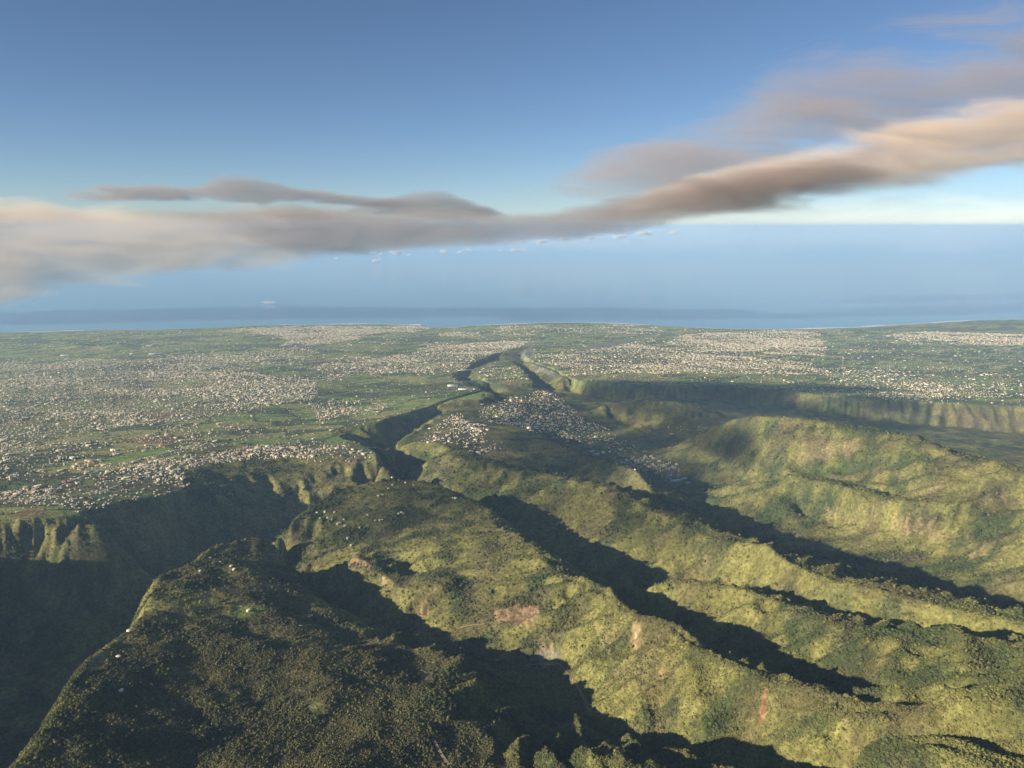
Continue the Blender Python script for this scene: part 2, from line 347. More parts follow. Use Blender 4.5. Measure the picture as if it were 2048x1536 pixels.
class Nodes:
    def __init__(s, mat): mat.use_nodes = True; s.n = mat.node_tree.nodes; s.l = mat.node_tree.links; s.p = s.n.get('Principled BSDF'); s.out = s.n['Material Output']
    def new(s, t, **kw):
        n = s.n.new('ShaderNode' + t)
        for k, v in kw.items(): setattr(n, k, v)
        return n
    def link(s, a, b): s.l.new(a, b)
    def attr(s, name): n = s.new('Attribute'); n.attribute_name = name; return n.outputs['Color']
    def noise(s, scale, detail=3, rough=0.55, vec=None, dist=0):
        n = s.new('TexNoise'); n.inputs['Scale'].default_value = scale; n.inputs['Detail'].default_value = detail; n.inputs['Roughness'].default_value = rough; n.inputs['Distortion'].default_value = dist
        s.link(vec if vec is not None else s.coord(), n.inputs['Vector']); return n.outputs['Fac']
    def coord(s):
        if not hasattr(s, '_c'): s._c = s.new('TexCoord').outputs['Object']
        return s._c
    def ramp(s, f, a, b, lo, hi):
        n = s.new('MapRange'); n.inputs['From Min'].default_value = a; n.inputs['From Max'].default_value = b; n.inputs['To Min'].default_value = lo; n.inputs['To Max'].default_value = hi
        s.link(f, n.inputs['Value']); return n.outputs['Result']
    def mul(s, c, f):
        n = s.new('VectorMath', operation='SCALE'); s.link(c, n.inputs[0]); s.link(f, n.inputs['Scale']); return n.outputs[0]
    def bump(s, h, strength, dist):
        n = s.new('Bump'); n.inputs['Strength'].default_value = strength; n.inputs['Distance'].default_value = dist; s.link(h, n.inputs['Height']); s.link(n.outputs[0], s.p.inputs['Normal'])

def plain_mat(name, rgb, rough=0.8, spec=0.2):
    m = bpy.data.materials.new(name); N = Nodes(m)
    N.p.inputs['Base Color'].default_value = (*rgb, 1); N.p.inputs['Roughness'].default_value = rough; N.p.inputs['Specular IOR Level'].default_value = spec
    return m

# ------------------------------------------------------------------ the land: one sheet, finer towards the valley heads
NA, NR = 1020, 860
th = np.radians(np.linspace(-50, 50, NA)); rr = 480.0 * (23500.0 / 480.0) ** np.linspace(0, 1, NR)
TH, RR = np.meshgrid(th, rr)
LX = RR * np.sin(TH); LY = RR * np.cos(TH); LZ = height(LX, LY)
_d = np.stack([LX, LY, LZ], -1).reshape(-1, 3)
i = np.arange(NR - 1)[:, None] * NA + np.arange(NA - 1)[None, :]
F = np.stack([i, i + 1, i + NA + 1, i + NA], -1).reshape(-1, 4)

def land_cover(x, y, z):
    inside = (x > GX0 + 20) & (x < GX1 - 20) & (y > GY0) & (y < GY1 - 20)
    fr = np.where(inside, grid_sample(FREEF, x, y), 0.0)
    col = np.zeros(x.shape + (3,))
    # mountain vegetation
    n1 = fbm(x, y, 420, 4, 101); n2 = fbm(x, y, 90, 4, 111); n3 = fbm(x, y, 35, 2, 121)
    grass = np.array([0.172, 0.166, 0.056]); wood = np.array([0.055, 0.072, 0.029]); dry = np.array([0.20, 0.16, 0.08])
    w = smooth(-0.30, 0.35, n1 * 0.38 + n2 * 0.75)[..., None]
    mt = grass * (1 - w) + wood * w
    d = smooth(0.25, 0.7, n2 * 0.5 - n1 * 0.6 + n3 * 0.3)[..., None]; mt = mt * (1 - 0.6 * d) + dry * 0.6 * d
    b = smooth(0.05, 0.5, fbm(x + 900, y, 160, 4, 131) + 0.55 * np.where(inside, grid_sample(JMASK, x, y), 0.0))[..., None] * 0.55
    mt = mt * (1 - b) + np.array([0.105, 0.085, 0.048]) * b
    # plain: fields, hedges, orchards
    idv, edge = voronoi(x + 25 * fbm(x, y, 300, 2, 7), y, 400, 160, 0.62, 31)
    idc, _ = voronoi(x, y, 900, 500, 0.4, 37)
    f1 = np.array([0.20, 0.25, 0.085]); f2 = np.array([0.10, 0.13, 0.055]); f3 = np.array([0.38, 0.37, 0.14]); f4 = np.array([0.26, 0.17, 0.10])
    q = np.clip(idv * 0.75 + idc * 0.25, 0, 1)[..., None]
    pl = np.where(q < 0.3, f2, np.where(q < 0.62, f1 * (0.8 + q * 0.5), np.where(q < 0.93, f3 * (0.45 + q * 0.4), f4)))
    hedge = smooth(0.14, 0.05, edge)[..., None]
    pl = pl * (1 - 0.75 * hedge) + np.array([0.045, 0.06, 0.03]) * 0.75 * hedge
    scrub = 0.8 * smooth(0.1, 0.4, fbm(x * 0.6 + y * 0.3, y, 600, 4, 141))[..., None]
    pl = pl * (1 - scrub) + np.array([0.10, 0.11, 0.056]) * scrub
    fr = fr[..., None]
    return mt * fr + pl * (1 - fr)


def project(x, y, z):
    """world to photo pixels"""
    f = y * CP - (z - H) * SP; u = y * SP + (z - H) * CP
    f = np.maximum(f, 1.0)
    return 1024 + FPX * x / f, 768 - FPX * u / f

def ground_poly(poly):
    p = hit(*np.array(poly, float).T); return [tuple(q[:2]) for q in p]

# bare or cultivated patches: outline as seen, colour of the ground itself, blend
ORANGE = (0.31, 0.20, 0.12); TAN = (0.32, 0.24, 0.13); RED = (0.24, 0.11, 0.07); STONE = (0.24, 0.23, 0.21); GREEN = (0.20, 0.30, 0.06); YELL = (0.36, 0.34, 0.09)
PATCHES = [
 (ORANGE, 1.0, [(988, 1224), (1008, 1216), (1022, 1213), (1034, 1206), (1045, 1214), (1060, 1212), (1077, 1211), (1078, 1238), (1062, 1260), (1048, 1250), (1025, 1246), (1000, 1242)]),
 (ORANGE, .9, [(698, 1117), (720, 1118), (742, 1124), (748, 1133), (725, 1131), (703, 1128)]), (ORANGE, .9, [(735, 1141), (752, 1146), (755, 1151), (736, 1150)]), (TAN, .9, [(752, 1154), (790, 1160), (788, 1172), (757, 1164)]),
 (TAN, .9, [(843, 1209), (857, 1212), (870, 1226), (838, 1229)]), (STONE, .6, [(1062, 1313), (1090, 1290), (1112, 1295), (1128, 1310), (1120, 1331), (1048, 1332)]), (ORANGE, .8, [(1066, 1308), (1090, 1290), (1110, 1293), (1112, 1298), (1090, 1298), (1070, 1312)]),
 (TAN, .9, [(1262, 1245), (1284, 1245), (1281, 1292), (1267, 1302), (1262, 1272)]), (ORANGE, .7, [(1317, 1329), (1334, 1327), (1331, 1346), (1318, 1350)]), (RED, .9, [(1523, 1383), (1533, 1383), (1530, 1442), (1517, 1444)]),
 (RED, .9, [(16, 1031), (40, 1024), (62, 1019), (95, 1020), (88, 1031), (70, 1037), (30, 1037)]), (YELL, .8, [(95, 1020), (120, 1022), (130, 1032), (90, 1034)]),
 (ORANGE, .8, [(868, 1486), (880, 1488), (897, 1528), (884, 1528)]), (ORANGE, .7, [(744, 1488), (757, 1488), (753, 1514), (742, 1516)]), (TAN, .7, [(838, 1344), (860, 1344), (864, 1362), (848, 1370)]),
 (TAN, .5, [(185, 1312), (220, 1300), (210, 1335), (172, 1345)]), (RED, .4, [(190, 1440), (245, 1430), (235, 1472), (200, 1476)]), (GREEN, .6, [(470, 1215), (515, 1208), (530, 1222), (490, 1238), (465, 1232)]), ((0.12, 0.15, 0.05), .5, [(600, 1390), (640, 1400), (660, 1440), (620, 1430)]),
 ((0.19, 0.14, 0.085), .6, [(1600, 886), (1700, 878), (1725, 892), (1695, 922), (1600, 928)]), (TAN, .55, [(1780, 1018), (1840, 1038), (1935, 1066), (1935, 1088), (1850, 1072), (1795, 1050)]), (TAN, .5, [(1930, 1110), (1985, 1085), (1990, 1092), (1945, 1125)]),
 (TAN, .45, [(1640, 1010), (1740, 1035), (1760, 1050), (1650, 1030)]), ((0.17, 0.12, 0.07), .4, [(1850, 814), (2046, 816), (2046, 850), (1960, 862), (1890, 838)]),
 ((0.075, 0.11, 0.035), .8, [(1585, 938), (1640, 930), (1700, 924), (1718, 948), (1650, 958), (1590, 952)]), (TAN, .6, [(1602, 893), (1660, 889), (1722, 887), (1722, 891), (1660, 894), (1602, 898)]), (TAN, .5, [(1600, 908), (1700, 900), (1700, 904), (1600, 913)]),
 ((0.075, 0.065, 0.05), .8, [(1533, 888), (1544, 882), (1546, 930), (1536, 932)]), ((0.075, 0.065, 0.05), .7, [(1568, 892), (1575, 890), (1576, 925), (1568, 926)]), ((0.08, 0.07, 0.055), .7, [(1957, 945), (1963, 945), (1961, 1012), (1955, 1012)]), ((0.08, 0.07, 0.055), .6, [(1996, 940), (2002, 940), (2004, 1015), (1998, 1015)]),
 (GREEN, 1.0, [(158, 966), (166, 961), (180, 960), (190, 964), (192, 968), (182, 973), (166, 973)]), (YELL, 1.0, [(78, 946), (120, 936), (160, 917), (170, 922), (128, 940), (92, 948)]),
 (GREEN, .7, [(195, 926), (230, 912), (330, 899), (335, 904), (262, 924), (208, 929)]), (GREEN, .7, [(640, 886), (680, 868), (718, 856), (712, 870), (690, 878), (650, 888)]), (GREEN, .7, [(690, 756), (722, 749), (738, 756), (702, 764)]),
 (GREEN, .55, [(220, 845), (290, 840), (300, 846), (230, 853)]), (ORANGE, .5, [(437, 849), (470, 842), (482, 848), (445, 856)]), (ORANGE, .6, [(195, 906), (215, 901), (220, 905), (200, 910)]),
 (GREEN, .6, [(395, 850), (430, 845), (435, 855), (400, 862)]), (GREEN, .6, [(780, 812), (860, 800), (930, 790), (965, 786), (960, 794), (880, 805), (800, 820)]),
 (STONE, .9, [(1150, 698), (1200, 688), (1270, 678), (1276, 682), (1200, 697), (1160, 702)]), (STONE, .8, [(1040, 707), (1062, 691), (1072, 690), (1064, 708), (1060, 720), (1085, 734), (1130, 748), (1112, 753), (1068, 738)]),
 (STONE, .7, [(1165, 1392), (1172, 1392), (1182, 1432), (1174, 1432)]),
]
PATCH_W = [(c, b, ground_poly(p)) for c, b, p in PATCHES]
def paint_patches(x, y, col):
    jx = 9 * fbm(x, y, 40, 3, 201) * np.hypot(x, y) / 2000; jy = 9 * fbm(x, y, 40, 3, 211) * np.hypot(x, y) / 2000
    for c, b, p in PATCH_W:
        a = np.array(p); mg = 60
        m = (x > a[:, 0].min() - mg) & (x < a[:, 0].max() + mg) & (y > a[:, 1].min() - mg) & (y < a[:, 1].max() + mg)
        if not m.any(): continue
        ins = inpoly(p, x[m] + 1.6 * jx[m], y[m] + 1.6 * jy[m]) * b * np.clip(0.72 + 0.9 * fbm(x[m] * 1.6, y[m] * 0.7, 22, 3, 221), 0.15, 1)
        col[m] = col[m] * (1 - ins[:, None]) + np.array(c) * ins[:, None]
    return col

# towns: outline on the photo, share of built-up ground
TOWNS = [
 (1.0, [(0, 985), (120, 962), (300, 925), (420, 905), (600, 882), (660, 882), (752, 906), (735, 911), (600, 914), (430, 929), (372, 944), (370, 983), (290, 999), (190, 1018), (130, 1008), (0, 1002)]),
 (.9, [(0, 760), (100, 735), (300, 725), (500, 745), (620, 760), (640, 790), (480, 830), (300, 850), (150, 862), (0, 870)]),
 (.45, [(0, 870), (200, 880), (330, 860), (500, 850), (560, 870), (400, 900), (250, 930), (0, 960)]), (.5, [(-200, 735), (150, 718), (250, 722), (0, 760), (-200, 780)]), (.8, [(-600, 800), (0, 760), (0, 900), (-600, 950)]),
 (.6, [(330, 710), (520, 700), (640, 700), (600, 730), (480, 740), (330, 725)]), (.9, [(640, 730), (760, 715), (900, 690), (1060, 685), (1040, 697), (960, 714), (930, 733), (860, 745), (740, 750), (640, 760)]),
 (.6, [(600, 800), (760, 795), (760, 825), (640, 835)]), (1.1, [(430, 660), (500, 653), (830, 651), (838, 658), (760, 665), (660, 690), (560, 690), (600, 670)]), (.8, [(880, 665), (960, 660), (960, 672), (880, 675)]),
 (.8, [(1090, 710), (1150, 700), (1290, 690), (1330, 700), (1600, 725), (1680, 745), (1600, 750), (1300, 748), (1180, 745), (1080, 725)]), (1.2, [(1340, 682), (1420, 667), (1530, 659), (1580, 668), (1660, 682), (1640, 698), (1560, 695), (1500, 705), (1400, 705)]),
 (.7, [(1540, 688), (1660, 690), (1650, 715), (1560, 705)]), (.8, [(1780, 667), (1880, 657), (2100, 670), (2100, 692), (1960, 690), (1820, 674)]), (.25, [(1640, 735), (1900, 735), (2100, 760), (2100, 795), (1800, 800), (1700, 780)]),
 (.6, [(1780, 770), (1840, 763), (1920, 780), (1850, 795)]), (.35, [(1000, 651), (1330, 654), (1330, 666), (1000, 664)]), (.3, [(965, 735), (1040, 735), (1050, 760), (960, 760)]),
 (.7, [(1030, 800), (1080, 778), (1130, 800), (1180, 850), (1260, 885), (1310, 920), (1370, 950), (1330, 968), (1280, 962), (1200, 905), (1130, 880), (1060, 850), (1000, 848), (960, 830)]),
 (.8, [(850, 857), (900, 832), (950, 845), (960, 870), (1000, 903), (960, 912), (900, 890), (835, 880)]), (.3, [(1290, 870), (1350, 850), (1420, 855), (1400, 880), (1330, 895)]), (.4, [(1310, 920), (1350, 930), (1340, 945), (1300, 940)]),
]
def town_density(x, y, z):
    px, py = project(x, y, z); d = np.where((py > 650) & (py < 1030), 0.028, 0.0)
    inside = (x > GX0 + 20) & (x < GX1 - 20) & (y > GY0) & (y < GY1 - 20)
    fr = np.where(inside, grid_sample(FREEF, x, y), 0.0)
    d = d * (1 - fr)
    jx = 34 * fbm(x, y, 900, 4, 301); jy = 13 * fbm(x, y, 900, 4, 311)
    for w, p in TOWNS:
        for k in (0, 1, 2):
            d = np.maximum(d, np.where(inpoly(p, px + jx * (0.4 + 0.8 * k), py + jy * (0.4 + 0.8 * k)), w * (0.55 if k else 0.75) + d * 0.35, 0))
    return np.minimum(d, 1.2)
cov = land_cover(LX, LY, LZ)
cov = paint_patches(LX, LY, cov)
_td = smooth(0.1, 1.0, town_density(LX, LY, LZ) * (0.5 + smooth(-0.3, 0.3, fbm(LX, LY, 650, 4, 81))))[..., None] * 0.45
cov = cov * (1 - _td) + np.array([0.13, 0.115, 0.085]) * _td
land_mat = bpy.data.materials.new('land_cover'); N = Nodes(land_mat)
nf = N.noise(1 / 14.0, 4, 0.65); nm = N.noise(1 / 60.0, 4, 0.6)
c = N.mul(N.attr('cover'), N.ramp(nf, 0.3, 0.72, 0.45, 1.5)); c = N.mul(c, N.ramp(nm, 0.3, 0.7, 0.7, 1.3))
N.link(c, N.p.inputs['Base Color']); N.p.inputs['Roughness'].default_value = 0.95; N.p.inputs['Specular IOR Level'].default_value = 0.05
N.bump(nf, 1.0, 7.0)
def land_part(name, keep):
    f = F[keep]; u, inv = np.unique(f, return_inverse=True)
    me = new_mesh(name, _d[u], inv.reshape(-1, 4), land_mat, True); set_col(me, 'cover', cov.reshape(-1, 3)[u])
    return obj(name, me, kind='structure')
_c = _d[F].mean(1); _in = (_c[:, 0] > GX0 + 20) & (_c[:, 0] < GX1 - 20) & (_c[:, 1] > GY0) & (_c[:, 1] < GY1 - 20)
_m = np.where(_in, grid_sample(FREEF, _c[:, 0], _c[:, 1]), 0) > 0.5
land_part('coastal_plain', ~_m); land_part('mountain_ridges', _m)
# the flank of the canyon beyond the left edge of the frame, added so its ridge casts shade
_t, _r = np.meshgrid(np.radians(np.linspace(-88, -50, 150)), 350.0 * (5600.0 / 350.0) ** np.linspace(0, 1, 260))
_fx, _fy = _r * np.sin(_t), np.maximum(_r * np.cos(_t), 105.0); _fz = height(_fx, _fy)
_k = np.arange(259)[:, None] * 150 + np.arange(149)[None, :]
_me = new_mesh('canyon_flank', np.stack([_fx, _fy, _fz], -1).reshape(-1, 3), np.stack([_k, _k + 1, _k + 151, _k + 150], -1).reshape(-1, 4), land_mat, True); set_col(_me, 'cover', land_cover(_fx, _fy, _fz).reshape(-1, 3))
obj('canyon_flank', _me, kind='structure')

# ------------------------------------------------------------------ sea
sea_mat = bpy.data.materials.new('sea_water'); N = Nodes(sea_mat)
N.p.inputs['Base Color'].default_value = (0.10, 0.22, 0.28, 1); N.p.inputs['Roughness'].default_value = 0.14; N.p.inputs['IOR'].default_value = 1.33
SEA_W = 150000.0
sx = np.linspace(-SEA_W, SEA_W, 41); sy = np.linspace(12000, 165000, 41)
SX, SY = np.meshgrid(sx, sy); sv = np.stack([SX, SY, np.zeros_like(SX)], -1).reshape(-1, 3)
i = np.arange(40)[:, None] * 41 + np.arange(40)[None, :]
sea_me = new_mesh('sea', sv, np.stack([i, i + 1, i + 42, i + 41], -1).reshape(-1, 4), sea_mat)
obj('sea', sea_me, kind='structure')


# ------------------------------------------------------------------ houses
WALLS = np.array([(0.50, 0.46, 0.35), (0.60, 0.56, 0.45), (0.42, 0.33, 0.22), (0.48, 0.41, 0.28), (0.37, 0.35, 0.29)])
ROOFS = np.array([(0.47, 0.46, 0.40), (0.62, 0.60, 0.50), (0.35, 0.29, 0.20), (0.30, 0.15, 0.09), (0.25, 0.26, 0.24), (0.50, 0.44, 0.30), (0.38, 0.25, 0.16)])
WALLS = np.minimum(WALLS * np.array([1.24, 1.2, 1.12]), 0.75); ROOFS = np.minimum(ROOFS * np.array([1.24, 1.2, 1.12]), 0.78)
ROOF_P = [.24, .22, .14, .07, .10, .16, .07]
HBOX = np.array([(-.5, -.5, 0), (.5, -.5, 0), (.5, .5, 0), (-.5, .5, 0), (-.5, -.5, 1), (.5, -.5, 1), (.5, .5, 1), (-.5, .5, 1)], float)
def house_arrays(w, d, h, rh, ang):
    """vertices of hipped houses, n x 14 x 3, walls then an eaves ring and ridge"""
    n = len(w); V = np.zeros((n, 14, 3))
    V[:, :8, 0] = HBOX[:, 0] * w[:, None]; V[:, :8, 1] = HBOX[:, 1] * d[:, None]; V[:, :4, 2] = -3.0; V[:, 4:8, 2] = h[:, None]
    V[:, 8:12, 0] = HBOX[:4, 0] * (w[:, None] + 1.2); V[:, 8:12, 1] = HBOX[:4, 1] * (d[:, None] + 1.2); V[:, 8:12, 2] = h[:, None] + 0.05
    V[:, 12, 0] = -w * 0.22; V[:, 13, 0] = w * 0.22; V[:, 12:, 2] = (h + rh)[:, None]
    c, s = np.cos(ang)[:, None], np.sin(ang)[:, None]
    x = V[..., 0] * c - V[..., 1] * s; y = V[..., 0] * s + V[..., 1] * c
    V[..., 0] = x; V[..., 1] = y
    return V
WALL_F = [(0, 1, 5), (0, 5, 4), (1, 2, 6), (1, 6, 5), (2, 3, 7), (2, 7, 6), (3, 0, 4), (3, 4, 7)]
ROOF_F = [(8, 9, 13), (8, 13, 12), (10, 11, 12), (10, 12, 13), (9, 10, 13), (11, 8, 12)]
def scatter_houses():
    n = 600000
    R = 3000 + 15800 * rng.random(n) ** 0.75; A = np.radians(-42 + 84 * rng.random(n))
    x = R * np.sin(A); y = R * np.cos(A); z = height(x, y)
    area = 15800 / 0.75 * ((R - 3000) / 15800 + 1e-3) ** 0.25 * R * math.radians(84)      # metres² per sample x n
    d = town_density(x, y, z)
    idv, edge = voronoi(x, y, 150, 70, 0.55, 71)
    street = np.where(edge < 0.42, 1.0, 0.35)
    cl = smooth(-0.22, 0.2, fbm(x * 0.7 + y * 0.25, y, 520, 4, 81))
    per_m2 = 0.0034 * np.where(d < 0.06, d * 1.2, d * (0.3 + 0.7 * cl)) * street
    per_m2 = per_m2 * np.interp(R, [3000, 4800, 6500, 9000, 17000], [2.0, 1.9, 1.2, 0.7, 0.45])
    ok = (rng.random(n) < per_m2 * area / n) & (z > 6)
    # not on steep ground
    e = 12.0; sl = np.hypot(height(x + e, y) - height(x - e, y), height(x, y + e) - height(x, y - e)) / (2 * e)
    ok &= sl < 0.5
    for c, b, p in PATCH_W:
        if b > 0.55: ok &= ~inpoly(p, x, y)
    return np.stack([x, y, z], -1)[ok]
HP = scatter_houses()
_dist = np.hypot(HP[:, 0], HP[:, 1])
# some far, bigger blocks
hn = len(HP)
big = rng.random(hn) < 0.07
hw = np.where(big, 18 + 22 * rng.random(hn), 6.4 + 4.6 * rng.random(hn)); hd = np.where(big, 12 + 10 * rng.random(hn), 5 + 2.8 * rng.random(hn))
hh = np.where(big, 6 + 7 * rng.random(hn), 3 + 3.2 * rng.random(hn)); hr = np.where(big, 0.8, 1.4 + 1.3 * rng.random(hn))
ha = 0.55 + (rng.random(hn) < 0.4) * math.pi / 2 + rng.normal(0, 0.15, hn)
hroof = rng.choice(len(ROOFS), hn, p=ROOF_P); hwall = rng.integers(0, len(WALLS), hn)
HOUSE_MATS_W = [plain_mat('house_wall_paint', tuple(c), 0.85) for c in WALLS]
HOUSE_MATS_R = [plain_mat('roof_sheet', tuple(c), 0.6, 0.3) for c in ROOFS]
# lone houses on the two near ridges, placed one by one
LONE = [(258, 1263, 'white roof, on the rim of the shaded near ridge'), (237, 1315, 'pale roof, just below the brown rim of the near ridge'), (242, 1383, 'pale roof among dark trees on the near ridge'), (497, 1222, 'on the bright green clearing of the near ridge'),
        (420, 1117, 'left of two below the tip of the near ridge'), (440, 1125, 'right of two below the tip of the near ridge'), (462, 1133, 'left of a pair amid the near ridge woods'), (468, 1140, 'right of a pair amid the near ridge woods'), (400, 1143, 'by dark woods near the rim of the near ridge')]
HAMLET = [(634, 1026), (650, 1024), (669, 1025), (640, 1037), (664, 1039), (676, 1048), (690, 1052), (751, 1042), (760, 1041), (765, 1040), (688, 1039), (695, 1077), (702, 1092), (797, 1028), (803, 1026), (808, 1027), (757, 992), (765, 990), (777, 978), (785, 970), (811, 966), (828, 970), (784, 955), (806, 954), (880, 965), (891, 961), (906, 996), (911, 997), (680, 1047), (655, 1036), (720, 1055), (736, 1030)]
lone = hit([p[0] for p in LONE], [p[1] for p in LONE]); ham = hit([p[0] for p in HAMLET], [p[1] for p in HAMLET])
order = np.argsort(_dist); NEAR = order[:300 - len(LONE) - len(HAMLET)]; REST = order[300 - len(LONE) - len(HAMLET):]
HV = house_arrays(hw, hd, hh, hr, ha)
_tmpl = {}
def house_meshes(k, wi, ri):
    key = (k, wi, ri)
    if key not in _tmpl:
        w, d, h, r = [(10., 7.5, 3.4, 1.9), (11.5, 8., 4.6, 2.0), (9., 7., 3.0, 1.7)][k]
        V = house_arrays(*[np.array([q]) for q in (w, d, h, r)], np.array([0.]))[0]
        me = new_mesh('wall', V[:8], WALL_F, HOUSE_MATS_W[wi]); mr = new_mesh('roof', V[8:], [tuple(q - 8 for q in f) for f in ROOF_F], HOUSE_MATS_R[ri])
        _tmpl[key] = (me, mr)
    return _tmpl[key]
def place_house(p, ang, label, group, scale=1.0, roof=None, wall=None):
    e = bpy.data.objects.new('house', None); COL.objects.link(e); e.empty_display_size = 5
    e.location = (p[0], p[1], p[2] + 0.6); e.rotation_euler = (0, 0, ang); e.scale = (scale,) * 3
    e['label'] = label; e['category'] = 'house'; e['group'] = group
    wi = int(rng.integers(0, 5)) if wall is None else wall; ri = int(rng.choice(7, p=ROOF_P)) if roof is None else roof
    a, b = house_meshes(int(rng.integers(0, 3)), wi, ri)
    obj('wall', a, e); obj('roof', b, e)
MARKS = [((175, 967), 'the green sports field'), ((60, 1030), 'the bare red plot'), ((120, 936), 'the long yellow field'), ((340, 985), 'the inner canyon rim corner'), ((372, 945), 'the alcove head'), ((500, 912), 'the middle alcove rim'), ((600, 905), 'the far alcove rim'), ((730, 905), 'the tip of the canyon spur'), ((250, 990), 'the shaded rim bend')]
RN = ['grey-white', 'cream', 'brown', 'dark red', 'grey', 'tan', 'terracotta']; WN = ['cream', 'white', 'ochre', 'sand', 'grey']
for p, (qx, qy, t) in zip(lone, LONE): place_house(p, rng.random() * 3, 'lone house, ' + t, 'scattered houses on the near ridge', 0.95, int(rng.integers(0, 2)))
for p, (qx, qy) in zip(ham, HAMLET):
    ri = int(rng.choice([0, 1, 4])); wi = int(rng.integers(0, 5))
    where = 'on the rim at the far tip of the middle ridge' if qy < 1000 and qx < 830 else ('on the far shoulder of the middle ridge' if qy < 1000 else ('in the cluster on the canyon side of the middle ridge' if qx < 715 else 'in the clearing at the heart of the middle ridge'))
    place_house(p, rng.random() * 3, '%s roofed house %s' % (RN[ri], where), 'houses of the ridge hamlet', 1.1, ri, wi)
def town_label(p, ri, wi):
    qx, qy = project(p[0], p[1], p[2]); d = [math.hypot(qx - m[0][0], 2 * (qy - m[0][1])) for m in MARKS]; k = int(np.argmin(d)); m = MARKS[k]
    side = 'beside' if d[k] < 22 else ('behind' if qy < m[0][1] - 9 else ('in front of' if qy > m[0][1] + 9 else ('just left of' if qx < m[0][0] else 'just right of')))
    return '%s roofed house with %s walls %s %s' % (RN[ri], WN[wi], side, m[1])
for k in NEAR:
    ri, wi = int(hroof[k]), int(hwall[k]); place_house(HP[k], ha[k], town_label(HP[k], ri, wi), 'houses nearest the canyon rim', 0.88, ri, wi)
R_ = HV[REST] + HP[REST][:, None, :]
nf_ = len(REST); off = (np.arange(nf_) * 14)[:, None, None]
HF = (np.array(WALL_F + ROOF_F)[None] + off).reshape(-1, 3)
hm = bpy.data.materials.new('town_houses_paint'); N = Nodes(hm); N.link(N.attr('paint'), N.p.inputs['Base Color']); N.p.inputs['Roughness'].default_value = 0.75; N.p.inputs['Specular IOR Level'].default_value = 0.2
hme = new_mesh('town_houses', R_.reshape(-1, 3), HF, hm)
fc = np.ones((nf_, 14, 4), np.float32); jit = (0.75 + 0.4 * rng.random((nf_, 1)))
fc[:, :8, :3] = (WALLS[hwall[REST]] * jit)[:, None, :]; fc[:, 8:, :3] = (ROOFS[hroof[REST]] * jit)[:, None, :]
fa = hme.attributes.new('paint', 'FLOAT_COLOR', 'FACE'); fa.data.foreach_set('color', fc.ravel())
obj('town_houses', hme, label='thousands of small pale houses spread over the plain towns', category='houses', kind='stuff')
print('houses', hn)

# ------------------------------------------------------------------ bridge, greenhouses, sheds, tracks
CONC = plain_mat('concrete', (0.55, 0.53, 0.48), 0.8)
def bars(name, segs, w, h, mat, parent):
    vs = []; fs = []
    for a, b in segs:
        a = np.array(a, float); b = np.array(b, float); d = b - a; d /= np.linalg.norm(d); sd = np.cross(d, (0, 0, 1)); sd /= np.linalg.norm(sd) + 1e-9; up = np.cross(sd, d); k = len(vs)
        for p in (a, b):
            for q, r in ((-1, -1), (1, -1), (1, 1), (-1, 1)): vs.append(p + sd * q * w / 2 + up * r * h / 2)
        fs += [tuple(k + q for q in f) for f in ((0, 3, 2, 1), (4, 5, 6, 7), (0, 1, 5, 4), (1, 2, 6, 5), (2, 3, 7, 6), (3, 0, 4, 7))]
    return obj(name, new_mesh(name, vs, fs, mat), parent)
_a = onbase(917, 741.5); _b = onbase(957, 738.5); _a = np.array(_a); _b = np.array(_b)
br = bpy.data.objects.new('bridge', None); COL.objects.link(br); br['label'] = 'pale concrete bridge spanning the dark gorge on the plain'; br['category'] = 'bridge'
br.location = (_a + _b) / 2; _o = (_a + _b) / 2; A_ = _a - _o + np.array([0, 0, 4.]); B_ = _b - _o + np.array([0, 0, 4.])
P_ = lambda t, dz: A_ + (B_ - A_) * t + np.array([0, 0, dz])
bars('deck', [(P_(-0.04, 0), P_(1.04, 0))], 16, 2.5, CONC, br)
T_ = np.linspace(0, 1, 13); low = [P_(t, -26 * (2 * t - 1) ** 2 - 3) for t in T_]
bars('lower_chord', list(zip(low[:-1], low[1:])), 9, 2.2, CONC, br)
for a, t in zip(low[1:-1], T_[1:-1]): bars('strut', [(a, P_(t + 0.02, -1.2))], 1.6, 1.6, CONC, br)
for sx_ in (-1, 1): bars('parapet', [(P_(-0.04, 2.0) + np.array([0, 7.6 * sx_, 0]), P_(1.04, 2.0) + np.array([0, 7.6 * sx_, 0]))], 0.5, 1.4, CONC, br)
FILM = plain_mat('greenhouse_film', (0.72, 0.74, 0.72), 0.4, 0.5); SHEET = plain_mat('shed_sheet', (0.70, 0.72, 0.74), 0.5, 0.4); STEEL = plain_mat('shed_wall', (0.5, 0.52, 0.54), 0.7)
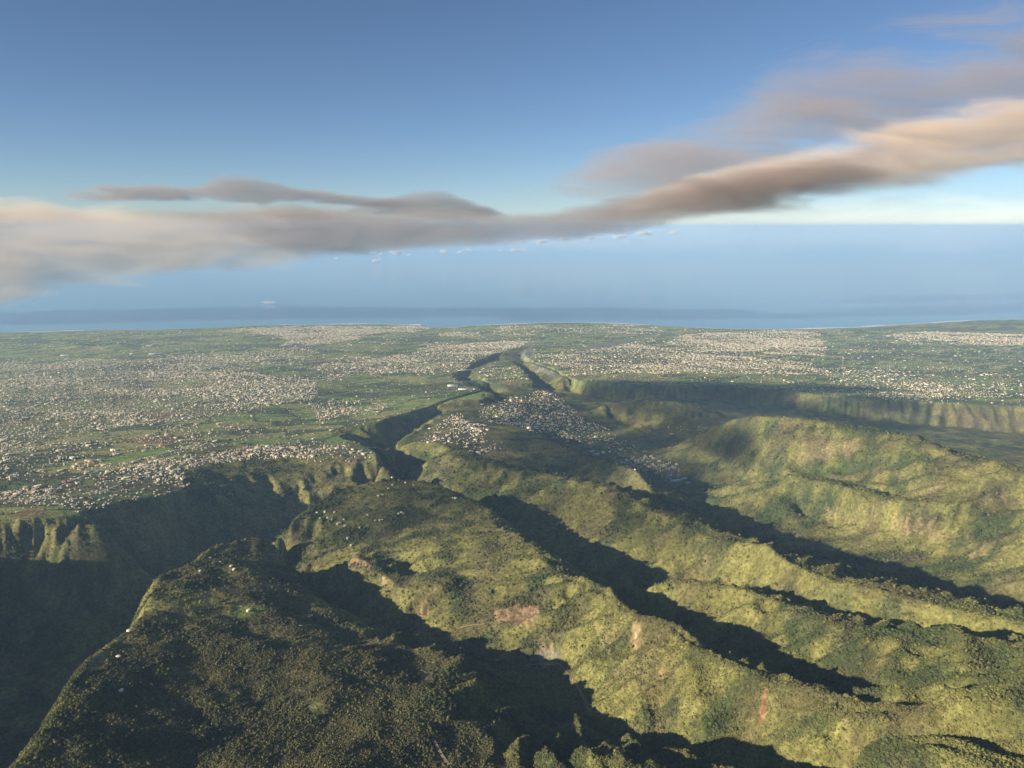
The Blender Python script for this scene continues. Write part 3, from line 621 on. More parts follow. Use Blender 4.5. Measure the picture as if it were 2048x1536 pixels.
def hall(name, px, py, w, d, h, rh, ang, bays, label, cat, group, roofm, wallm):
    p = hit(px, py)[0]; e = bpy.data.objects.new(name, None); COL.objects.link(e); e.location = p; e.rotation_euler = (0, 0, ang); e['label'] = label; e['category'] = cat; e['group'] = group
    obj('wall', new_mesh('wall', [(sx * w / 2, sy * d / 2, z) for z in (-8, h) for sx, sy in ((-1, -1), (1, -1), (1, 1), (-1, 1))], [(0, 1, 5, 4), (1, 2, 6, 5), (2, 3, 7, 6), (3, 0, 4, 7)], wallm), e)
    bw = d / bays
    for k in range(bays):
        y0 = -d / 2 + k * bw; v = [(-w / 2 - .5, y0, h + .02), (w / 2 + .5, y0, h + .02), (w / 2 + .5, y0 + bw / 2, h + rh), (-w / 2 - .5, y0 + bw / 2, h + rh), (w / 2 + .5, y0 + bw, h + .02), (-w / 2 - .5, y0 + bw, h + .02)]
        obj('roof', new_mesh('roof', v, [(0, 1, 2, 3), (3, 2, 4, 5), (0, 3, 5), (1, 4, 2)], roofm), e)
for px, py, w, d, l in [(905, 772, 120, 130, 'larger white greenhouse block at the bend of the gorge'), (931, 778.5, 170, 60, 'long low white greenhouse beside the gorge tip')]:
    hall('greenhouse', px, py, w, d, 4, 1.6, 0.1, max(3, int(d / 12)), l, 'greenhouse', 'greenhouses by the gorge', FILM, FILM)
for px, py, w, d, l in [(1352, 962, 70, 34, 'widest white shed on the valley floor above the town'), (1368, 958, 44, 24, 'white shed behind the widest one on the valley floor'), (1340, 952, 40, 22, 'white shed at the town end of the valley floor row'), (1376, 967, 38, 22, 'white shed at the upper end of the valley floor row'),
                        (1182, 903, 55, 22, 'upper of two long pale halls at the edge of the valley town'), (1192, 909, 50, 20, 'lower of two long pale halls at the edge of the valley town'), (130, 711, 130, 90, 'wide pale warehouse in the fields near the two dark hills'), (300, 692, 120, 80, 'pale warehouse right of the two dark hills'), (310, 708, 190, 60, 'long pale greenhouse like hall below the two dark hills'), (265, 708, 90, 50, 'small pale hall left of the long one below the dark hills')]:
    hall('shed', px, py, w, d, 7, 2.0, 0.4, 2, l, 'shed', 'large pale sheds and halls', SHEET, STEEL)
for px, py, w, h, l in [(90, 752, 26, 34, 'tall white apartment block standing out of the left hand town'), (104, 755, 40, 14, 'low white block beside the tall one in the left hand town'), (21, 962, 9, 30, 'narrow pale tower in the fields at the left edge')]:
    p = hit(px, py)[0]; e = bpy.data.objects.new('apartment_block', None); COL.objects.link(e); e.location = p; e['label'] = l; e['category'] = 'building'; e['group'] = 'tall blocks on the plain'; e.rotation_euler = (0, 0, 0.5)
    V = HBOX * np.array([w, w * 0.6, h + 4]) - np.array([0, 0, 4]); obj('wall', new_mesh('wall', V, [(0, 1, 5, 4), (1, 2, 6, 5), (2, 3, 7, 6), (3, 0, 4, 7), (4, 5, 6, 7)], HOUSE_MATS_W[1]), e)
    obj('roof', new_mesh('roof', HBOX * np.array([w + 1, w * 0.6 + 1, 1.2]) + np.array([0, 0, h + 0.01]), [(0, 1, 5, 4), (1, 2, 6, 5), (2, 3, 7, 6), (3, 0, 4, 7), (4, 5, 6, 7)], HOUSE_MATS_R[0]), e)
    GL = plain_mat('window_glass', (0.05, 0.06, 0.08), 0.2, 0.5)
    for fl in range(int(h // 6)):
        z = 2 + fl * 6
        obj('window', new_mesh('window', [(-w * .42, -w * .3 - .12, z), (w * .42, -w * .3 - .12, z), (w * .42, -w * .3 - .12, z + 2.2), (-w * .42, -w * .3 - .12, z + 2.2)], [(0, 1, 2, 3)], GL), e)
DIRT = plain_mat('track_dirt', (0.30, 0.23, 0.13), 0.95)
TRACKS = [[(838, 1231), (855, 1231), (875, 1231), (893, 1230)], [(912, 1258), (930, 1255), (950, 1252), (970, 1249)], [(598, 1252), (606, 1253), (616, 1250), (624, 1251)], [(825, 1205), (830, 1217), (838, 1231)], [(1118, 1331), (1128, 1340), (1138, 1352), (1150, 1362), (1160, 1385), (1167, 1400)], [(866, 1478), (874, 1494), (884, 1512), (898, 1530)], [(1050, 1331), (1080, 1331), (1118, 1331)]]
def ribbon(name, pts, w, mat):
    q = np.array(pts, float); t = np.linspace(0, len(q) - 1, len(q) * 6); X = np.interp(t, np.arange(len(q)), q[:, 0]); Y = np.interp(t, np.arange(len(q)), q[:, 1])
    p = hit(X, Y); d = np.gradient(p[:, :2], axis=0); n = np.stack([-d[:, 1], d[:, 0]], -1); n /= np.linalg.norm(n, axis=1)[:, None] + 1e-9
    L = p[:, :2] + n * w / 2; R = p[:, :2] - n * w / 2
    zz = np.maximum(height(L[:, 0], L[:, 1]), height(R[:, 0], R[:, 1])) + 1.2
    v = np.concatenate([np.column_stack([L, zz]), np.column_stack([R, zz])]); k = np.arange(len(p) - 1)[:, None]; m = len(p)
    return obj(name, new_mesh(name, v, np.concatenate([k + m, k + m + 1, k + 1, k], 1), mat), kind='structure'), p
ASPH = plain_mat('road_surface', (0.33, 0.31, 0.28), 0.9)
def plain_road(pts, w):
    q = np.array(pts, float); g = onbase(q[:, 0], q[:, 1]); t = np.linspace(0, len(q) - 1, len(q) * 24); x = np.interp(t, np.arange(len(q)), g[:, 0]); y = np.interp(t, np.arange(len(q)), g[:, 1])
    x = x + 35 * fbm(x, y, 700, 2, 501); d = np.gradient(np.column_stack([x, y]), axis=0); n = np.stack([-d[:, 1], d[:, 0]], -1); n /= np.linalg.norm(n, axis=1)[:, None] + 1e-9
    L = np.column_stack([x, y]) + n * w / 2; R = np.column_stack([x, y]) - n * w / 2
    zz = np.maximum(height(L[:, 0], L[:, 1]), height(R[:, 0], R[:, 1])) + 1.0
    v = np.concatenate([np.column_stack([L, zz]), np.column_stack([R, zz])]); k = np.arange(len(x) - 1)[:, None]; m = len(x)
    return obj('road', new_mesh('road', v, np.concatenate([k + m, k + m + 1, k + 1, k], 1), ASPH), kind='structure')
for r_ in [[(0, 905), (150, 880), (330, 850), (520, 800), (640, 760), (760, 725), (900, 700)], [(0, 800), (200, 770), (420, 735), (650, 705), (800, 680)], [(200, 985), (330, 940), (470, 905), (600, 885)], [(921, 741), (880, 750), (780, 770), (600, 800)], [(1180, 735), (1400, 730), (1640, 742), (1850, 775), (2040, 790)], [(1100, 690), (1350, 690), (1600, 690), (1900, 680)], [(60, 1005), (150, 960), (230, 930), (420, 880)]]: plain_road(r_, 16.0)
TRACK_P = []
for tr in TRACKS: o, p = ribbon('dirt_track', tr, 6.0, DIRT); TRACK_P.append(p)
TRACK_P = np.concatenate(TRACK_P)

# ------------------------------------------------------------------ trees
def leaf_material(name, rgb, spread):
    m = bpy.data.materials.new(name); N = Nodes(m)
    oi = N.new('ObjectInfo'); at = N.new('Attribute'); at.attribute_type = 'INSTANCER'; at.attribute_name = 'tint'
    mx = N.new('Mix', data_type='RGBA'); mx.inputs['A'].default_value = (*rgb, 1)
    N.link(at.outputs['Alpha'], mx.inputs['Factor']); N.link(at.outputs['Color'], mx.inputs['B'])
    c = N.mul(mx.outputs['Result'], N.ramp(oi.outputs['Random'], 0, 1, 1 - spread, 1 + spread))
    N.link(c, N.p.inputs['Base Color']); N.p.inputs['Roughness'].default_value = 0.8; N.p.inputs['Specular IOR Level'].default_value = 0.1
    return m
LEAF = leaf_material('leaves', (0.075, 0.09, 0.032), 0.28); BARK = plain_mat('bark', (0.10, 0.075, 0.05), 0.9)
def ico(sub):
    import bmesh
    bm = bmesh.new(); bmesh.ops.create_icosphere(bm, subdivisions=sub, radius=1.0)
    v = np.array([q.co[:] for q in bm.verts]); f = np.array([[q.index for q in p.verts] for p in bm.faces]); bm.free(); return v, f
def crown_mesh(seed, tall):
    r = np.random.default_rng(seed); v, f = ico(2)
    c = r.normal(0, 1, (9, 3)); c[:, 2] = np.abs(c[:, 2]) * 0.8; c /= np.linalg.norm(c, axis=1)[:, None]
    lump = np.max(np.clip((v @ c.T - 0.55) / 0.45, 0, 1), axis=1)
    rad = 0.72 + 0.33 * lump + r.normal(0, 0.05, len(v))
    v = v * rad[:, None]; v[:, 2] *= np.where(v[:, 2] < 0, 0.45, tall)
    nl = 210; k = r.integers(0, len(v), nl); p = v[k] * (1.0 + 0.10 * r.random((nl, 1)))
    d1 = r.normal(0, 1, (nl, 3)); d1 /= np.linalg.norm(d1, axis=1)[:, None]; d2 = np.cross(d1, r.normal(0, 1, (nl, 3))); d2 /= np.linalg.norm(d2, axis=1)[:, None]
    sz = 0.13 + 0.10 * r.random((nl, 1))
    q = np.stack([p - d1 * sz, p + d2 * sz, p + d1 * sz, p - d2 * sz], 1).reshape(-1, 3)
    i0 = len(v) + np.arange(nl)[:, None] * 4
    ff = np.concatenate([f, i0 + np.array([[0, 1, 2]]), i0 + np.array([[0, 2, 3]])])
    vv = np.concatenate([v, q]); vv[:, 2] += 0.55
    return new_mesh('crown', vv, ff, LEAF)
def trunk_mesh():
    n = 6; v = []; f = []
    for z, r in ((-0.6, 0.10), (0.2, 0.07), (0.6, 0.05)):
        for a in range(n): v.append((r * math.cos(a * 2 * math.pi / n), r * math.sin(a * 2 * math.pi / n), z))
    for l in range(2):
        for a in range(n): f.append((l * n + a, l * n + (a + 1) % n, (l + 1) * n + (a + 1) % n, (l + 1) * n + a))
    b = len(v); v += [(0, 0, 0.15), (0.03, 0, 0.15), (0.5, 0.2, 0.75), (0, 0, 0.2), (0, 0.03, 0.2), (-0.4, 0.35, 0.8)]; f += [(b, b + 1, b + 2), (b + 3, b + 4, b + 5)]
    return new_mesh('trunk', v, f, BARK)
CROWNS = [crown_mesh(300 + k, t) for k, t in enumerate((0.8, 0.95, 1.15, 0.7, 1.0, 0.85))]
TRUNK = trunk_mesh()

def scatter_trees():
    out = []
    for r0, r1, sp, tag in ((640, 1500, 3.9, 0), (1500, 2400, 5.6, 1), (2400, 3700, 9, 2), (3700, 5600, 17, 3)):
        n = int(math.radians(78) / 2 * (r1 ** 2 - r0 ** 2) / sp ** 2)
        R = np.sqrt(r0 ** 2 + (r1 ** 2 - r0 ** 2) * rng.random(n)); A = np.radians(-39 + 78 * rng.random(n))
        x = R * np.sin(A); y = R * np.cos(A); out.append(np.stack([x, y, R, np.full(n, sp)], -1))
    P = np.concatenate(out); x, y, R, sp = P.T
    z = height(x, y)
    inside = grid_sample(FREEF, x, y)
    px, py = project(x, y, z)
    ok = (inside > 0.5) & (px > -150) & (px < 2200) & (py < 1640)
    for c, b, p in PATCH_W:
        if b >= 0.5: ok &= ~inpoly(p, x, y)
    for q in np.concatenate([lone, ham]): ok &= np.hypot(x - q[0], y - q[1]) > 11
    for q in TRACK_P[::2]: ok &= (np.abs(x - q[0]) > 7) | (np.abs(y - q[1]) > 7)
    # hidden from every nearby viewpoint: skip what lies far behind a crest
    n1 = fbm(x, y, 420, 4, 101); n2 = fbm(x, y, 90, 4, 111)
    wood = smooth(-0.25, 0.45, n1 * 0.38 + n2 * 0.75)
    ok &= rng.random(len(x)) < 0.55 + 0.45 * wood
    size = (1.1 + 1.4 * wood + 3.0 * rng.random(len(x)) ** 5) * (sp / 5.6) ** 0.5
    z = z - 0.38 * size
    A = np.stack([x, y, z, size, wood, R], -1)[ok]
    n = int(math.radians(78) / 2 * (2100 ** 2 - 640 ** 2) / 4.4 ** 2)
    R = np.sqrt(640 ** 2 + (2100 ** 2 - 640 ** 2) * rng.random(n)); B = np.radians(-39 + 78 * rng.random(n)); x = R * np.sin(B); y = R * np.cos(B); z = height(x, y); px, py = project(x, y, z)
    ok = (grid_sample(FREEF, x, y) > 0.5) & (px > -100) & (px < 2150) & (py < 1600)
    for c, b, p in PATCH_W:
        if b >= 0.5: ok &= ~inpoly(p, x, y)
    A = np.concatenate([A, np.stack([x, y, z - 0.3, 1.0 + 0.9 * rng.random(n), np.zeros(n), R], -1)[ok]])
    # hedges, orchards and garden trees of the plain
    n = 300000; R = 3000 + 9500 * rng.random(n) ** 0.8; B = np.radians(-38 + 76 * rng.random(n)); x = R * np.sin(B); y = R * np.cos(B); z = height(x, y)
    _, edge = voronoi(x + 25 * fbm(x, y, 300, 2, 7), y, 400, 160, 0.62, 31)
    g = fbm(x * 0.6 + y * 0.3, y, 600, 4, 141)
    ok = (grid_sample(FREEF, x, y) < 0.3) & (rng.random(n) < 0.02 + 0.2 * (edge < 0.12) + 0.16 * smooth(0.1, 0.4, g)) & (z > 5)
    for c, b, p in PATCH_W:
        if b >= 0.5: ok &= ~inpoly(p, x, y)
    B = np.stack([x, y, z, 2.6 + 2.6 * rng.random(n), np.ones(n), R], -1)[ok]
    print('plain trees', len(B))
    return np.concatenate([A, B])
TP = scatter_trees(); print('trees', len(TP))
tx_, ty_ = project(TP[:, 0], TP[:, 1], TP[:, 2])
inview = (tx_ > 4) & (tx_ < 2044) & (ty_ < 1528)
app = np.where(inview, TP[:, 3] / np.sqrt(TP[:, 5] ** 2 + (H - TP[:, 2]) ** 2), 0)
SINGLE = np.argsort(-app)[:300]
tint = land_cover(TP[:, 0], TP[:, 1], TP[:, 2]); _pl = TP[:, 5] * 0 + (grid_sample(FREEF, TP[:, 0], TP[:, 1]) < 0.3); tint = np.where(_pl[:, None] > 0, np.array([0.06, 0.075, 0.035]), tint)
_h = rng.random(len(TP))[:, None]
tint = np.where(_h < 0.16, tint * 0.45 + np.array([0.105, 0.085, 0.05]) * 0.55, np.where(_h < 0.36, tint * 0.5 + np.array([0.035, 0.055, 0.025]) * 0.5, np.where(_h > 0.93, tint * 1.35, tint)))
msk = np.ones(len(TP), bool); msk[SINGLE] = False
TB = TP[msk]
fm = bpy.data.meshes.new('forest'); fm.vertices.add(len(TB)); fm.vertices.foreach_set('co', TB[:, :3].astype(np.float32).ravel())
a = fm.attributes.new('size', 'FLOAT', 'POINT'); a.data.foreach_set('value', TB[:, 3].astype(np.float32))
a = fm.attributes.new('turn', 'FLOAT', 'POINT'); a.data.foreach_set('value', (rng.random(len(TB)) * 6.28).astype(np.float32))
a = fm.attributes.new('kindno', 'INT', 'POINT'); a.data.foreach_set('value', rng.integers(0, len(CROWNS), len(TB)).astype(np.int32))
a = fm.attributes.new('tint', 'FLOAT_COLOR', 'POINT'); cc = np.ones((len(TB), 4), np.float32); cc[:, :3] = tint[msk] * 1.15; cc[:, 3] = 0.85; a.data.foreach_set('color', cc.ravel())
forest = obj('forest', fm, label='dense subtropical forest and scrub clothing the ridges', category='forest', kind='stuff')
cc_ = bpy.data.collections.new('crown_shapes')
for k, me in enumerate(CROWNS): o = bpy.data.objects.new('crown_shape_%d' % k, me); cc_.objects.link(o)
ng = bpy.data.node_groups.new('forest_scatter', 'GeometryNodeTree')
ng.interface.new_socket('Geometry', in_out='INPUT', socket_type='NodeSocketGeometry'); ng.interface.new_socket('Geometry', in_out='OUTPUT', socket_type='NodeSocketGeometry')
gn = ng.nodes; gi = gn.new('NodeGroupInput'); go = gn.new('NodeGroupOutput')
m2p = gn.new('GeometryNodeMeshToPoints'); ins = gn.new('GeometryNodeInstanceOnPoints'); ci = gn.new('GeometryNodeCollectionInfo')
ci.inputs['Collection'].default_value = cc_; ci.inputs['Separate Children'].default_value = True; ci.inputs['Reset Children'].default_value = True
def named(n, t): q = gn.new('GeometryNodeInputNamedAttribute'); q.data_type = t; q.inputs['Name'].default_value = n; return q.outputs['Attribute']
ng.links.new(gi.outputs[0], m2p.inputs['Mesh']); ng.links.new(m2p.outputs[0], ins.inputs['Points']); ng.links.new(ci.outputs[0], ins.inputs['Instance'])
ins.inputs['Pick Instance'].default_value = True; ng.links.new(named('kindno', 'INT'), ins.inputs['Instance Index'])
cb = gn.new('ShaderNodeCombineXYZ'); ng.links.new(named('turn', 'FLOAT'), cb.inputs['Z']); ng.links.new(cb.outputs[0], ins.inputs['Rotation'])
ng.links.new(named('size', 'FLOAT'), ins.inputs['Scale']); ng.links.new(ins.outputs[0], go.inputs[0])
forest.modifiers.new('scatter', 'NODES').node_group = ng
def tree_place(px, py):
    if px < 620: return 'leafy tree on the shaded near ridge, bottom of the view', 'trees on the shaded near ridge'
    if px < 1140: return 'leafy tree on the near ridge edge above the dark ravine', 'trees along the near ridge edge'
    return 'sunlit tree on the knoll and slopes, bottom of the view', 'trees on the sunlit knoll'
for k in SINGLE:
    e = bpy.data.objects.new('forest_tree', None); COL.objects.link(e); e.location = TP[k, :3]; s_ = TP[k, 3]; e.scale = (s_, s_, s_); e.rotation_euler = (0, 0, rng.random() * 6.28)
    l, g = tree_place(tx_[k], ty_[k]); l = ('large ' if s_ > 4.6 else 'mid sized ' if s_ > 3.7 else 'low ') + l; e['label'] = l; e['category'] = 'tree'; e['group'] = g
    obj('crown', CROWNS[int(rng.integers(0, len(CROWNS)))], e); obj('trunk', TRUNK, e)
# ------------------------------------------------------------------ shore: sand and surf
def shore(name, x0, x1, off0, w, rgb, z, seed, kind='structure'):
    xs = np.linspace(x0, x1, 220); yc = coast_y(xs)
    ww = w * np.clip(0.5 + 1.2 * fbm(xs, xs * 0, 700, 3, seed), 0.1, 2)
    ya = yc + off0 - ww * 0.5; yb = yc + off0 + ww
    a = np.stack([xs, ya, np.maximum(base(xs, ya), 0) + z], -1); b = np.stack([xs, yb, np.maximum(base(xs, yb), 0) + z], -1)
    k = np.arange(219)[:, None]; f = np.concatenate([k, k + 1, k + 221, k + 220], 1)
    m = plain_mat(name + '_surface', rgb, 0.9); return obj(name, new_mesh(name, np.concatenate([a, b]), f, m), kind=kind)
_x = lambda px, py: float(pix(px, py, 0.0)[0])
shore('beach', _x(-100, 662), _x(2100, 640), -60, 90, (0.42, 0.37, 0.29), 1.2, 401)
shore('surf', _x(560, 650), _x(840, 651), 120, 110, (0.75, 0.76, 0.76), 0.5, 411)
shore('surf', _x(1560, 658), _x(1960, 641), 60, 80, (0.75, 0.76, 0.76), 0.5, 421)
shore('surf', _x(90, 663), _x(160, 662), 60, 90, (0.75, 0.76, 0.76), 0.5, 431)
shore('surf', _x(960, 650), _x(1300, 650), 50, 40, (0.75, 0.76, 0.76), 0.5, 441)

# ------------------------------------------------------------------ haze
hz = bpy.data.materials.new('haze_air'); N = Nodes(hz); N.n.remove(N.p)
v = N.new('VolumePrincipled'); v.inputs['Color'].default_value = (0.44, 0.69, 1.0, 1); v.inputs['Density'].default_value = 1.9e-5; v.inputs['Anisotropy'].default_value = 0.0
N.link(v.outputs[0], N.out.inputs['Volume'])
X0, X1, Y0, Y1, Z0, Z1 = -151000., 151000., -3000., 166000., -70., 2400.
bv = [(x, y, z) for x in (X0, X1) for y in (Y0, Y1) for z in (Z0, Z1)]
bf = [(0, 1, 3, 2), (4, 6, 7, 5), (0, 4, 5, 1), (2, 3, 7, 6), (0, 2, 6, 4), (1, 5, 7, 3)]
obj('haze', new_mesh('haze', bv, bf, hz), kind='stuff')

# ------------------------------------------------------------------ cloud banks
def cloud_bank(name, label, pts, Y, hy, albedo, dens, nscale, amp, seed, soft=0.6, aniso=0.3):
    """a bank of cloud: centre line and half height follow pts (photo x, top, bottom), real depth 2*hy"""
    P = np.array(pts, float)
    def at(px, py): dx, dy, dz = ray(px, py); t = Y / dy; return dx * t, H + dz * t
    x, zt = at(P[:, 0], P[:, 1]); _, zb = at(P[:, 0], P[:, 2])
    zc = (zt + zb) / 2; h = (zt - zb) / 2 * 1.25 + 20
    x0, x1 = x.min(), x.max(); z0, z1 = (zc - h).min() - 150, (zc + h).max() + 150
    m = bpy.data.materials.new(name + '_vapour'); N = Nodes(m); N.n.remove(N.p)
    sep = N.new('SeparateXYZ'); N.link(N.coord(), sep.inputs[0])
    xn = N.ramp(sep.outputs[0], x0, x1, 0, 1)
    def curve(vals, lo, hi):
        c = N.new('FloatCurve'); cu = c.mapping.curves[0]
        xs = (x - x0) / (x1 - x0); vs = (vals - lo) / (hi - lo)
        cu.points[0].location = (xs[0], vs[0]); cu.points[1].location = (xs[-1], vs[-1])
        for a, b in zip(xs[1:-1], vs[1:-1]): cu.points.new(a, b)
        c.mapping.update(); N.link(xn, c.inputs['Value'])
        return N.ramp(c.outputs[0], 0, 1, lo, hi)
    def math_(op, a, b=None):
        q = N.new('Math', operation=op)
        for k, w in enumerate((a, b)):
            if w is None: continue
            if isinstance(w, (int, float)): q.inputs[k].default_value = w
            else: N.link(w, q.inputs[k])
        return q.outputs[0]
    ZC = curve(zc, z0, z1); HH = curve(h, 0.0, h.max() * 1.05)
    dz = math_('DIVIDE', math_('SUBTRACT', sep.outputs[2], ZC), HH); dyy = math_('DIVIDE', math_('SUBTRACT', sep.outputs[1], Y), hy)
    e = math_('SUBTRACT', math_('SUBTRACT', 1.0, math_('MULTIPLY', dz, dz)), math_('MULTIPLY', dyy, dyy))
    mp = N.new('Mapping'); mp.inputs['Scale'].default_value = (0.42, 0.8, 1.7); mp.inputs['Location'].default_value = (seed * 777.0, 0, 0); N.link(N.coord(), mp.inputs['Vector'])
    nz = N.noise(1.0 / nscale, 6, 0.62, mp.outputs[0], 0.8)
    xe = N.ramp(xn, 0, 1, -1, 1); x2 = math_('MULTIPLY', xe, xe); x8 = math_('MULTIPLY', math_('MULTIPLY', x2, x2), x2)
    e = math_('SUBTRACT', math_('ADD', e, math_('MULTIPLY', math_('SUBTRACT', nz, 0.5), amp * 4.5)), math_('MULTIPLY', x8, 1.1))
    mr = N.new('MapRange', interpolation_type='SMOOTHSTEP'); mr.inputs['From Min'].default_value = 0.0; mr.inputs['From Max'].default_value = soft; mr.inputs['To Max'].default_value = dens; N.link(e, mr.inputs['Value'])
    v = N.new('VolumePrincipled'); v.inputs['Color'].default_value = (*albedo, 1); v.inputs['Anisotropy'].default_value = aniso
    N.link(mr.outputs[0], v.inputs['Density']); N.link(v.outputs[0], N.out.inputs['Volume'])
    xs = np.interp(np.linspace(0, 1, 30), np.linspace(0, 1, 30), np.linspace(x0, x1, 30))
    a, b = np.interp(xs, x, zc), np.interp(xs, x, h) * (1.0 + amp * 0.6) + 60
    vs = []; fs = []; K = 10
    for k in range(30):
        for q in range(K):
            t = 2 * math.pi * q / K; vs.append((xs[k], Y + hy * (1.1 + amp * 0.5) * math.cos(t) / math.cos(math.pi / K), a[k] + b[k] * math.sin(t) / math.cos(math.pi / K)))
    for k in range(29):
        for q in range(K): fs.append((k * K + q, k * K + (q + 1) % K, (k + 1) * K + (q + 1) % K, (k + 1) * K + q))
    fs.append(tuple(range(K))[::-1]); fs.append(tuple(29 * K + q for q in range(K)))
    diag = math.hypot(x1 - x0, 2 * hy)
    m.cycles.volume_step_rate = 240.0 / (diag / 10)
    return obj(name, new_mesh(name, vs, fs, m), label=label, category='cloud')
cloud_bank('cloud_bank', 'broad peach lit cloud bank sinking towards the sea behind the plain', [(-700, 400, 760), (-350, 405, 670), (-150, 408, 620), (0, 412, 592), (150, 414, 562), (300, 412, 546), (450, 416, 532), (600, 425, 518), (750, 436, 500), (900, 446, 486), (1050, 452, 476)], 17900., 1000., (1.0, 0.86, 0.72), 0.0016, 1300., 0.62, 1, 0.9, -0.25)  # warm sunlit tone put into the vapour colour
cloud_bank('cloud_bank', 'dark grey middle of the cloud bank lying over the horizon', [(250, 416, 440), (400, 414, 458), (520, 414, 480), (640, 417, 500), (760, 424, 500), (860, 420, 492), (950, 424, 488), (1050, 432, 480), (1150, 420, 480), (1230, 398, 466), (1330, 372, 446), (1440, 350, 428), (1540, 332, 412), (1680, 305, 392), (1850, 270, 360)], 16700., 650., (0.62, 0.52, 0.49), 0.0019, 950., 0.75, 2, 0.9)  # shade put into the vapour colour, darker than the banks either side
cloud_bank('cloud_bank', 'tan cloud bank climbing towards the upper corner of the sky', [(1080, 440, 476), (1180, 418, 470), (1300, 378, 448), (1400, 350, 430), (1500, 325, 418), (1600, 298, 408), (1700, 270, 398), (1800, 245, 384), (1900, 222, 368), (2048, 195, 342), (2350, 120, 300), (2700, 60, 240)], 17600., 1050., (0.80, 0.67, 0.56), 0.0012, 1200., 0.75, 3, 1.0, -0.1)  # dimmer tan light put into the vapour colour
cloud_bank('cloud_veil', 'thin grey veil of cloud spreading above the tan bank', [(1000, 372, 400), (1120, 340, 425), (1300, 272, 400), (1450, 210, 380), (1600, 135, 362), (1750, 90, 335), (1900, 55, 310), (2048, 25, 280), (2350, -60, 150), (2700, -130, 90)], 19500., 1050., (0.85, 0.74, 0.68), 0.0008, 1420., 0.9, 4, 1.2)
cloud_bank('cloud_puff', 'dark peaked puff of cloud above the peach bank', [(110, 384, 396), (210, 374, 404), (300, 372, 402), (390, 378, 400), (430, 354, 402), (470, 348, 404), (540, 366, 404), (620, 376, 404), (700, 386, 408), (820, 398, 414)], 17200., 520., (0.58, 0.55, 0.57), 0.0022, 500., 0.75, 5, 0.9)
cloud_bank('cloud_puff', 'small dark hump of cloud above the middle of the bank', [(680, 416, 430), (790, 396, 428), (855, 382, 430), (910, 394, 430), (960, 412, 432), (1030, 424, 436)], 17200., 470., (0.58, 0.55, 0.57), 0.0025, 500., 0.75, 6, 0.9)

cloud_bank('cloud_veil', 'pale far band of cloud resting on the horizon beyond the tan bank', [(300, 452, 492), (700, 444, 498), (900, 436, 504), (1100, 428, 510), (1300, 418, 516), (1500, 410, 520), (1700, 402, 522), (1900, 394, 524), (2100, 388, 524), (2400, 384, 524), (2800, 380, 524)], 62000., 3500., (1.0, 0.98, 0.94), 0.00014, 5000., 0.6, 7, 1.8, -0.2)
# small cumulus far out over the sea
cum_m = bpy.data.materials.new('cumulus_vapour'); N = Nodes(cum_m); N.n.remove(N.p)
v = N.new('VolumePrincipled'); v.inputs['Color'].default_value = (1, 0.98, 0.95, 1); v.inputs['Density'].default_value = 0.006; v.inputs['Anisotropy'].default_value = -0.2; N.link(v.outputs[0], N.out.inputs['Volume'])
thin_m = cum_m.copy(); thin_m.node_tree.nodes[v.name].inputs['Density'].default_value = 0.0009
_V, _F = ico(2)
for n_, (px, py, w_) in enumerate([(672, 517, 9), (745, 506, 12), (752, 523, 16), (790, 507, 20), (762, 508, 10), (818, 510, 7), (883, 503, 14), (918, 504, 12), (940, 501, 10), (1000, 500, 8), (1030, 501, 16), (1045, 499, 9), (1012, 483, 14), (1040, 484, 20), (1082, 486, 18), (1130, 478, 16), (1182, 478, 18), (1240, 474, 20), (1290, 470, 26), (1345, 466, 18), (540, 606, 30), (480, 612, 26)]):
    D_ = 46000. if py < 560 else 23000.
    dx, dy, dz = ray(px, py); t = D_ / dy; c0 = np.array([dx * t, D_, H + dz * t]); R0 = w_ / FPX * D_ * 0.5
    r = np.random.default_rng(500 + n_); c = bpy.data.objects.new('cumulus_cloud', None); COL.objects.link(c); c.location = c0
    c['label'] = ('tiny' if w_ < 10 else 'small' if w_ < 15 else 'wider' if w_ < 19 else 'broad') + ' white puff cloud far over the sea ' + ('under the peach end of the bank' if px < 830 else 'under the dark middle of the bank' if px < 1100 else 'below the start of the tan bank' if px < 1400 else 'on the pale horizon below the tan bank') if py < 560 else 'faint thin cloud low over the sea under the peach bank'
    c['category'] = 'cloud'; c['group'] = 'small clouds far over the sea'
    for k in range(4):
        rr_ = R0 * (0.45 + 0.35 * r.random()); q = _V * (0.85 + 0.3 * r.random((len(_V), 1))) * np.array([1.2, 1, 0.62 if py < 560 else 0.3]) * rr_
        o = obj('puff', new_mesh('puff', q, _F, cum_m if py < 560 else thin_m), c); o.location = ((r.random() - 0.5) * 1.5 * R0, (r.random() - 0.5) * R0, (r.random() - 0.2) * 0.5 * R0 * (1 if py < 560 else 0.3))

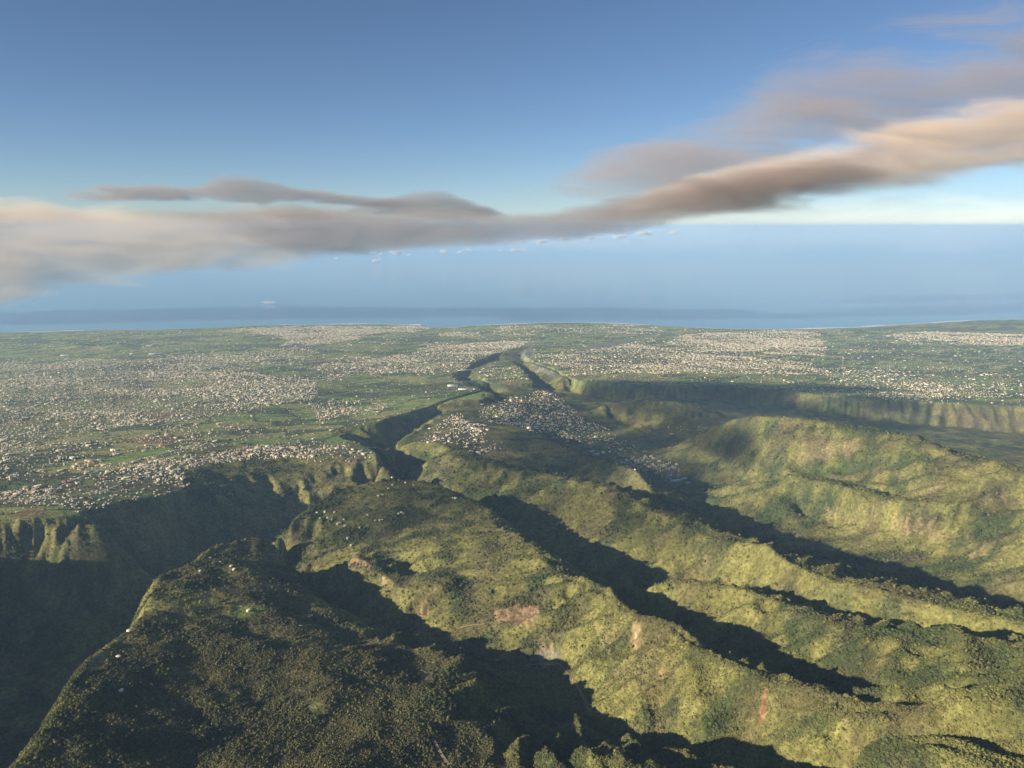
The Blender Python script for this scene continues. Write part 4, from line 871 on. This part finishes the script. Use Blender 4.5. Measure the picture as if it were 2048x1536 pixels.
# clouds overhead, outside the frame, that shade the middle valleys
def overhead_cloud(label, spots, alt, dens):
    c = bpy.data.objects.new('overhead_cloud', None); COL.objects.link(c); c['label'] = label; c['category'] = 'cloud'; c['group'] = 'clouds overhead'
    m = bpy.data.materials.new('cloud_vapour'); N = Nodes(m); N.n.remove(N.p)
    v = N.new('VolumePrincipled'); v.inputs['Color'].default_value = (0.92, 0.92, 0.94, 1); v.inputs['Density'].default_value = dens; v.inputs['Anisotropy'].default_value = 0.4
    N.link(v.outputs[0], N.out.inputs['Volume'])
    V, Fc = ico(3)
    for k, (px, py, rx, ry) in enumerate(spots):
        g = hit(px, py)[0]; s = (alt - g[2]) / math.tan(SUN_EL)
        r = np.random.default_rng(900 + k + int(px)); d = r.normal(0, 1, (8, 3)); d /= np.linalg.norm(d, axis=1)[:, None]
        w = V * (0.85 + 0.3 * np.max(np.clip(V @ d.T, 0, 1) ** 3, axis=1))[:, None] * np.array([rx, ry, 0.32 * min(rx, ry)])
        o = obj('puff', new_mesh('puff', w, Fc, m), c); o.location = (g[0] + SUN_TO[0] * s, g[1] + SUN_TO[1] * s, alt)
overhead_cloud('long flat cloud overhead, out of view, shading the far valley wall', [(1230, 778, 620, 420), (1370, 775, 650, 480), (1500, 790, 600, 520), (1640, 778, 700, 380), (1760, 800, 500, 300), (1400, 810, 700, 400), (1560, 822, 420, 360), (1670, 836, 420, 320), (1770, 852, 360, 260)], 4500., 0.0035)
overhead_cloud('cloud overhead, out of view, shading the valley town', [(1130, 850, 480, 420), (1250, 900, 520, 480), (1350, 870, 520, 420), (1430, 880, 420, 380), (1330, 950, 380, 380), (1180, 940, 420, 330), (1060, 925, 330, 280), (1090, 815, 380, 320), (1290, 812, 420, 330), (1390, 828, 400, 320), (1470, 900, 330, 330)], 4600., 0.0030)
overhead_cloud('thin cloud overhead, out of view, dimming the middle ridge', [(800, 1010, 420, 330), (960, 960, 380, 300), (1080, 990, 400, 320), (1200, 1010, 420, 340), (1310, 1050, 330, 280), (720, 1060, 330, 260)], 4700., 0.0013)
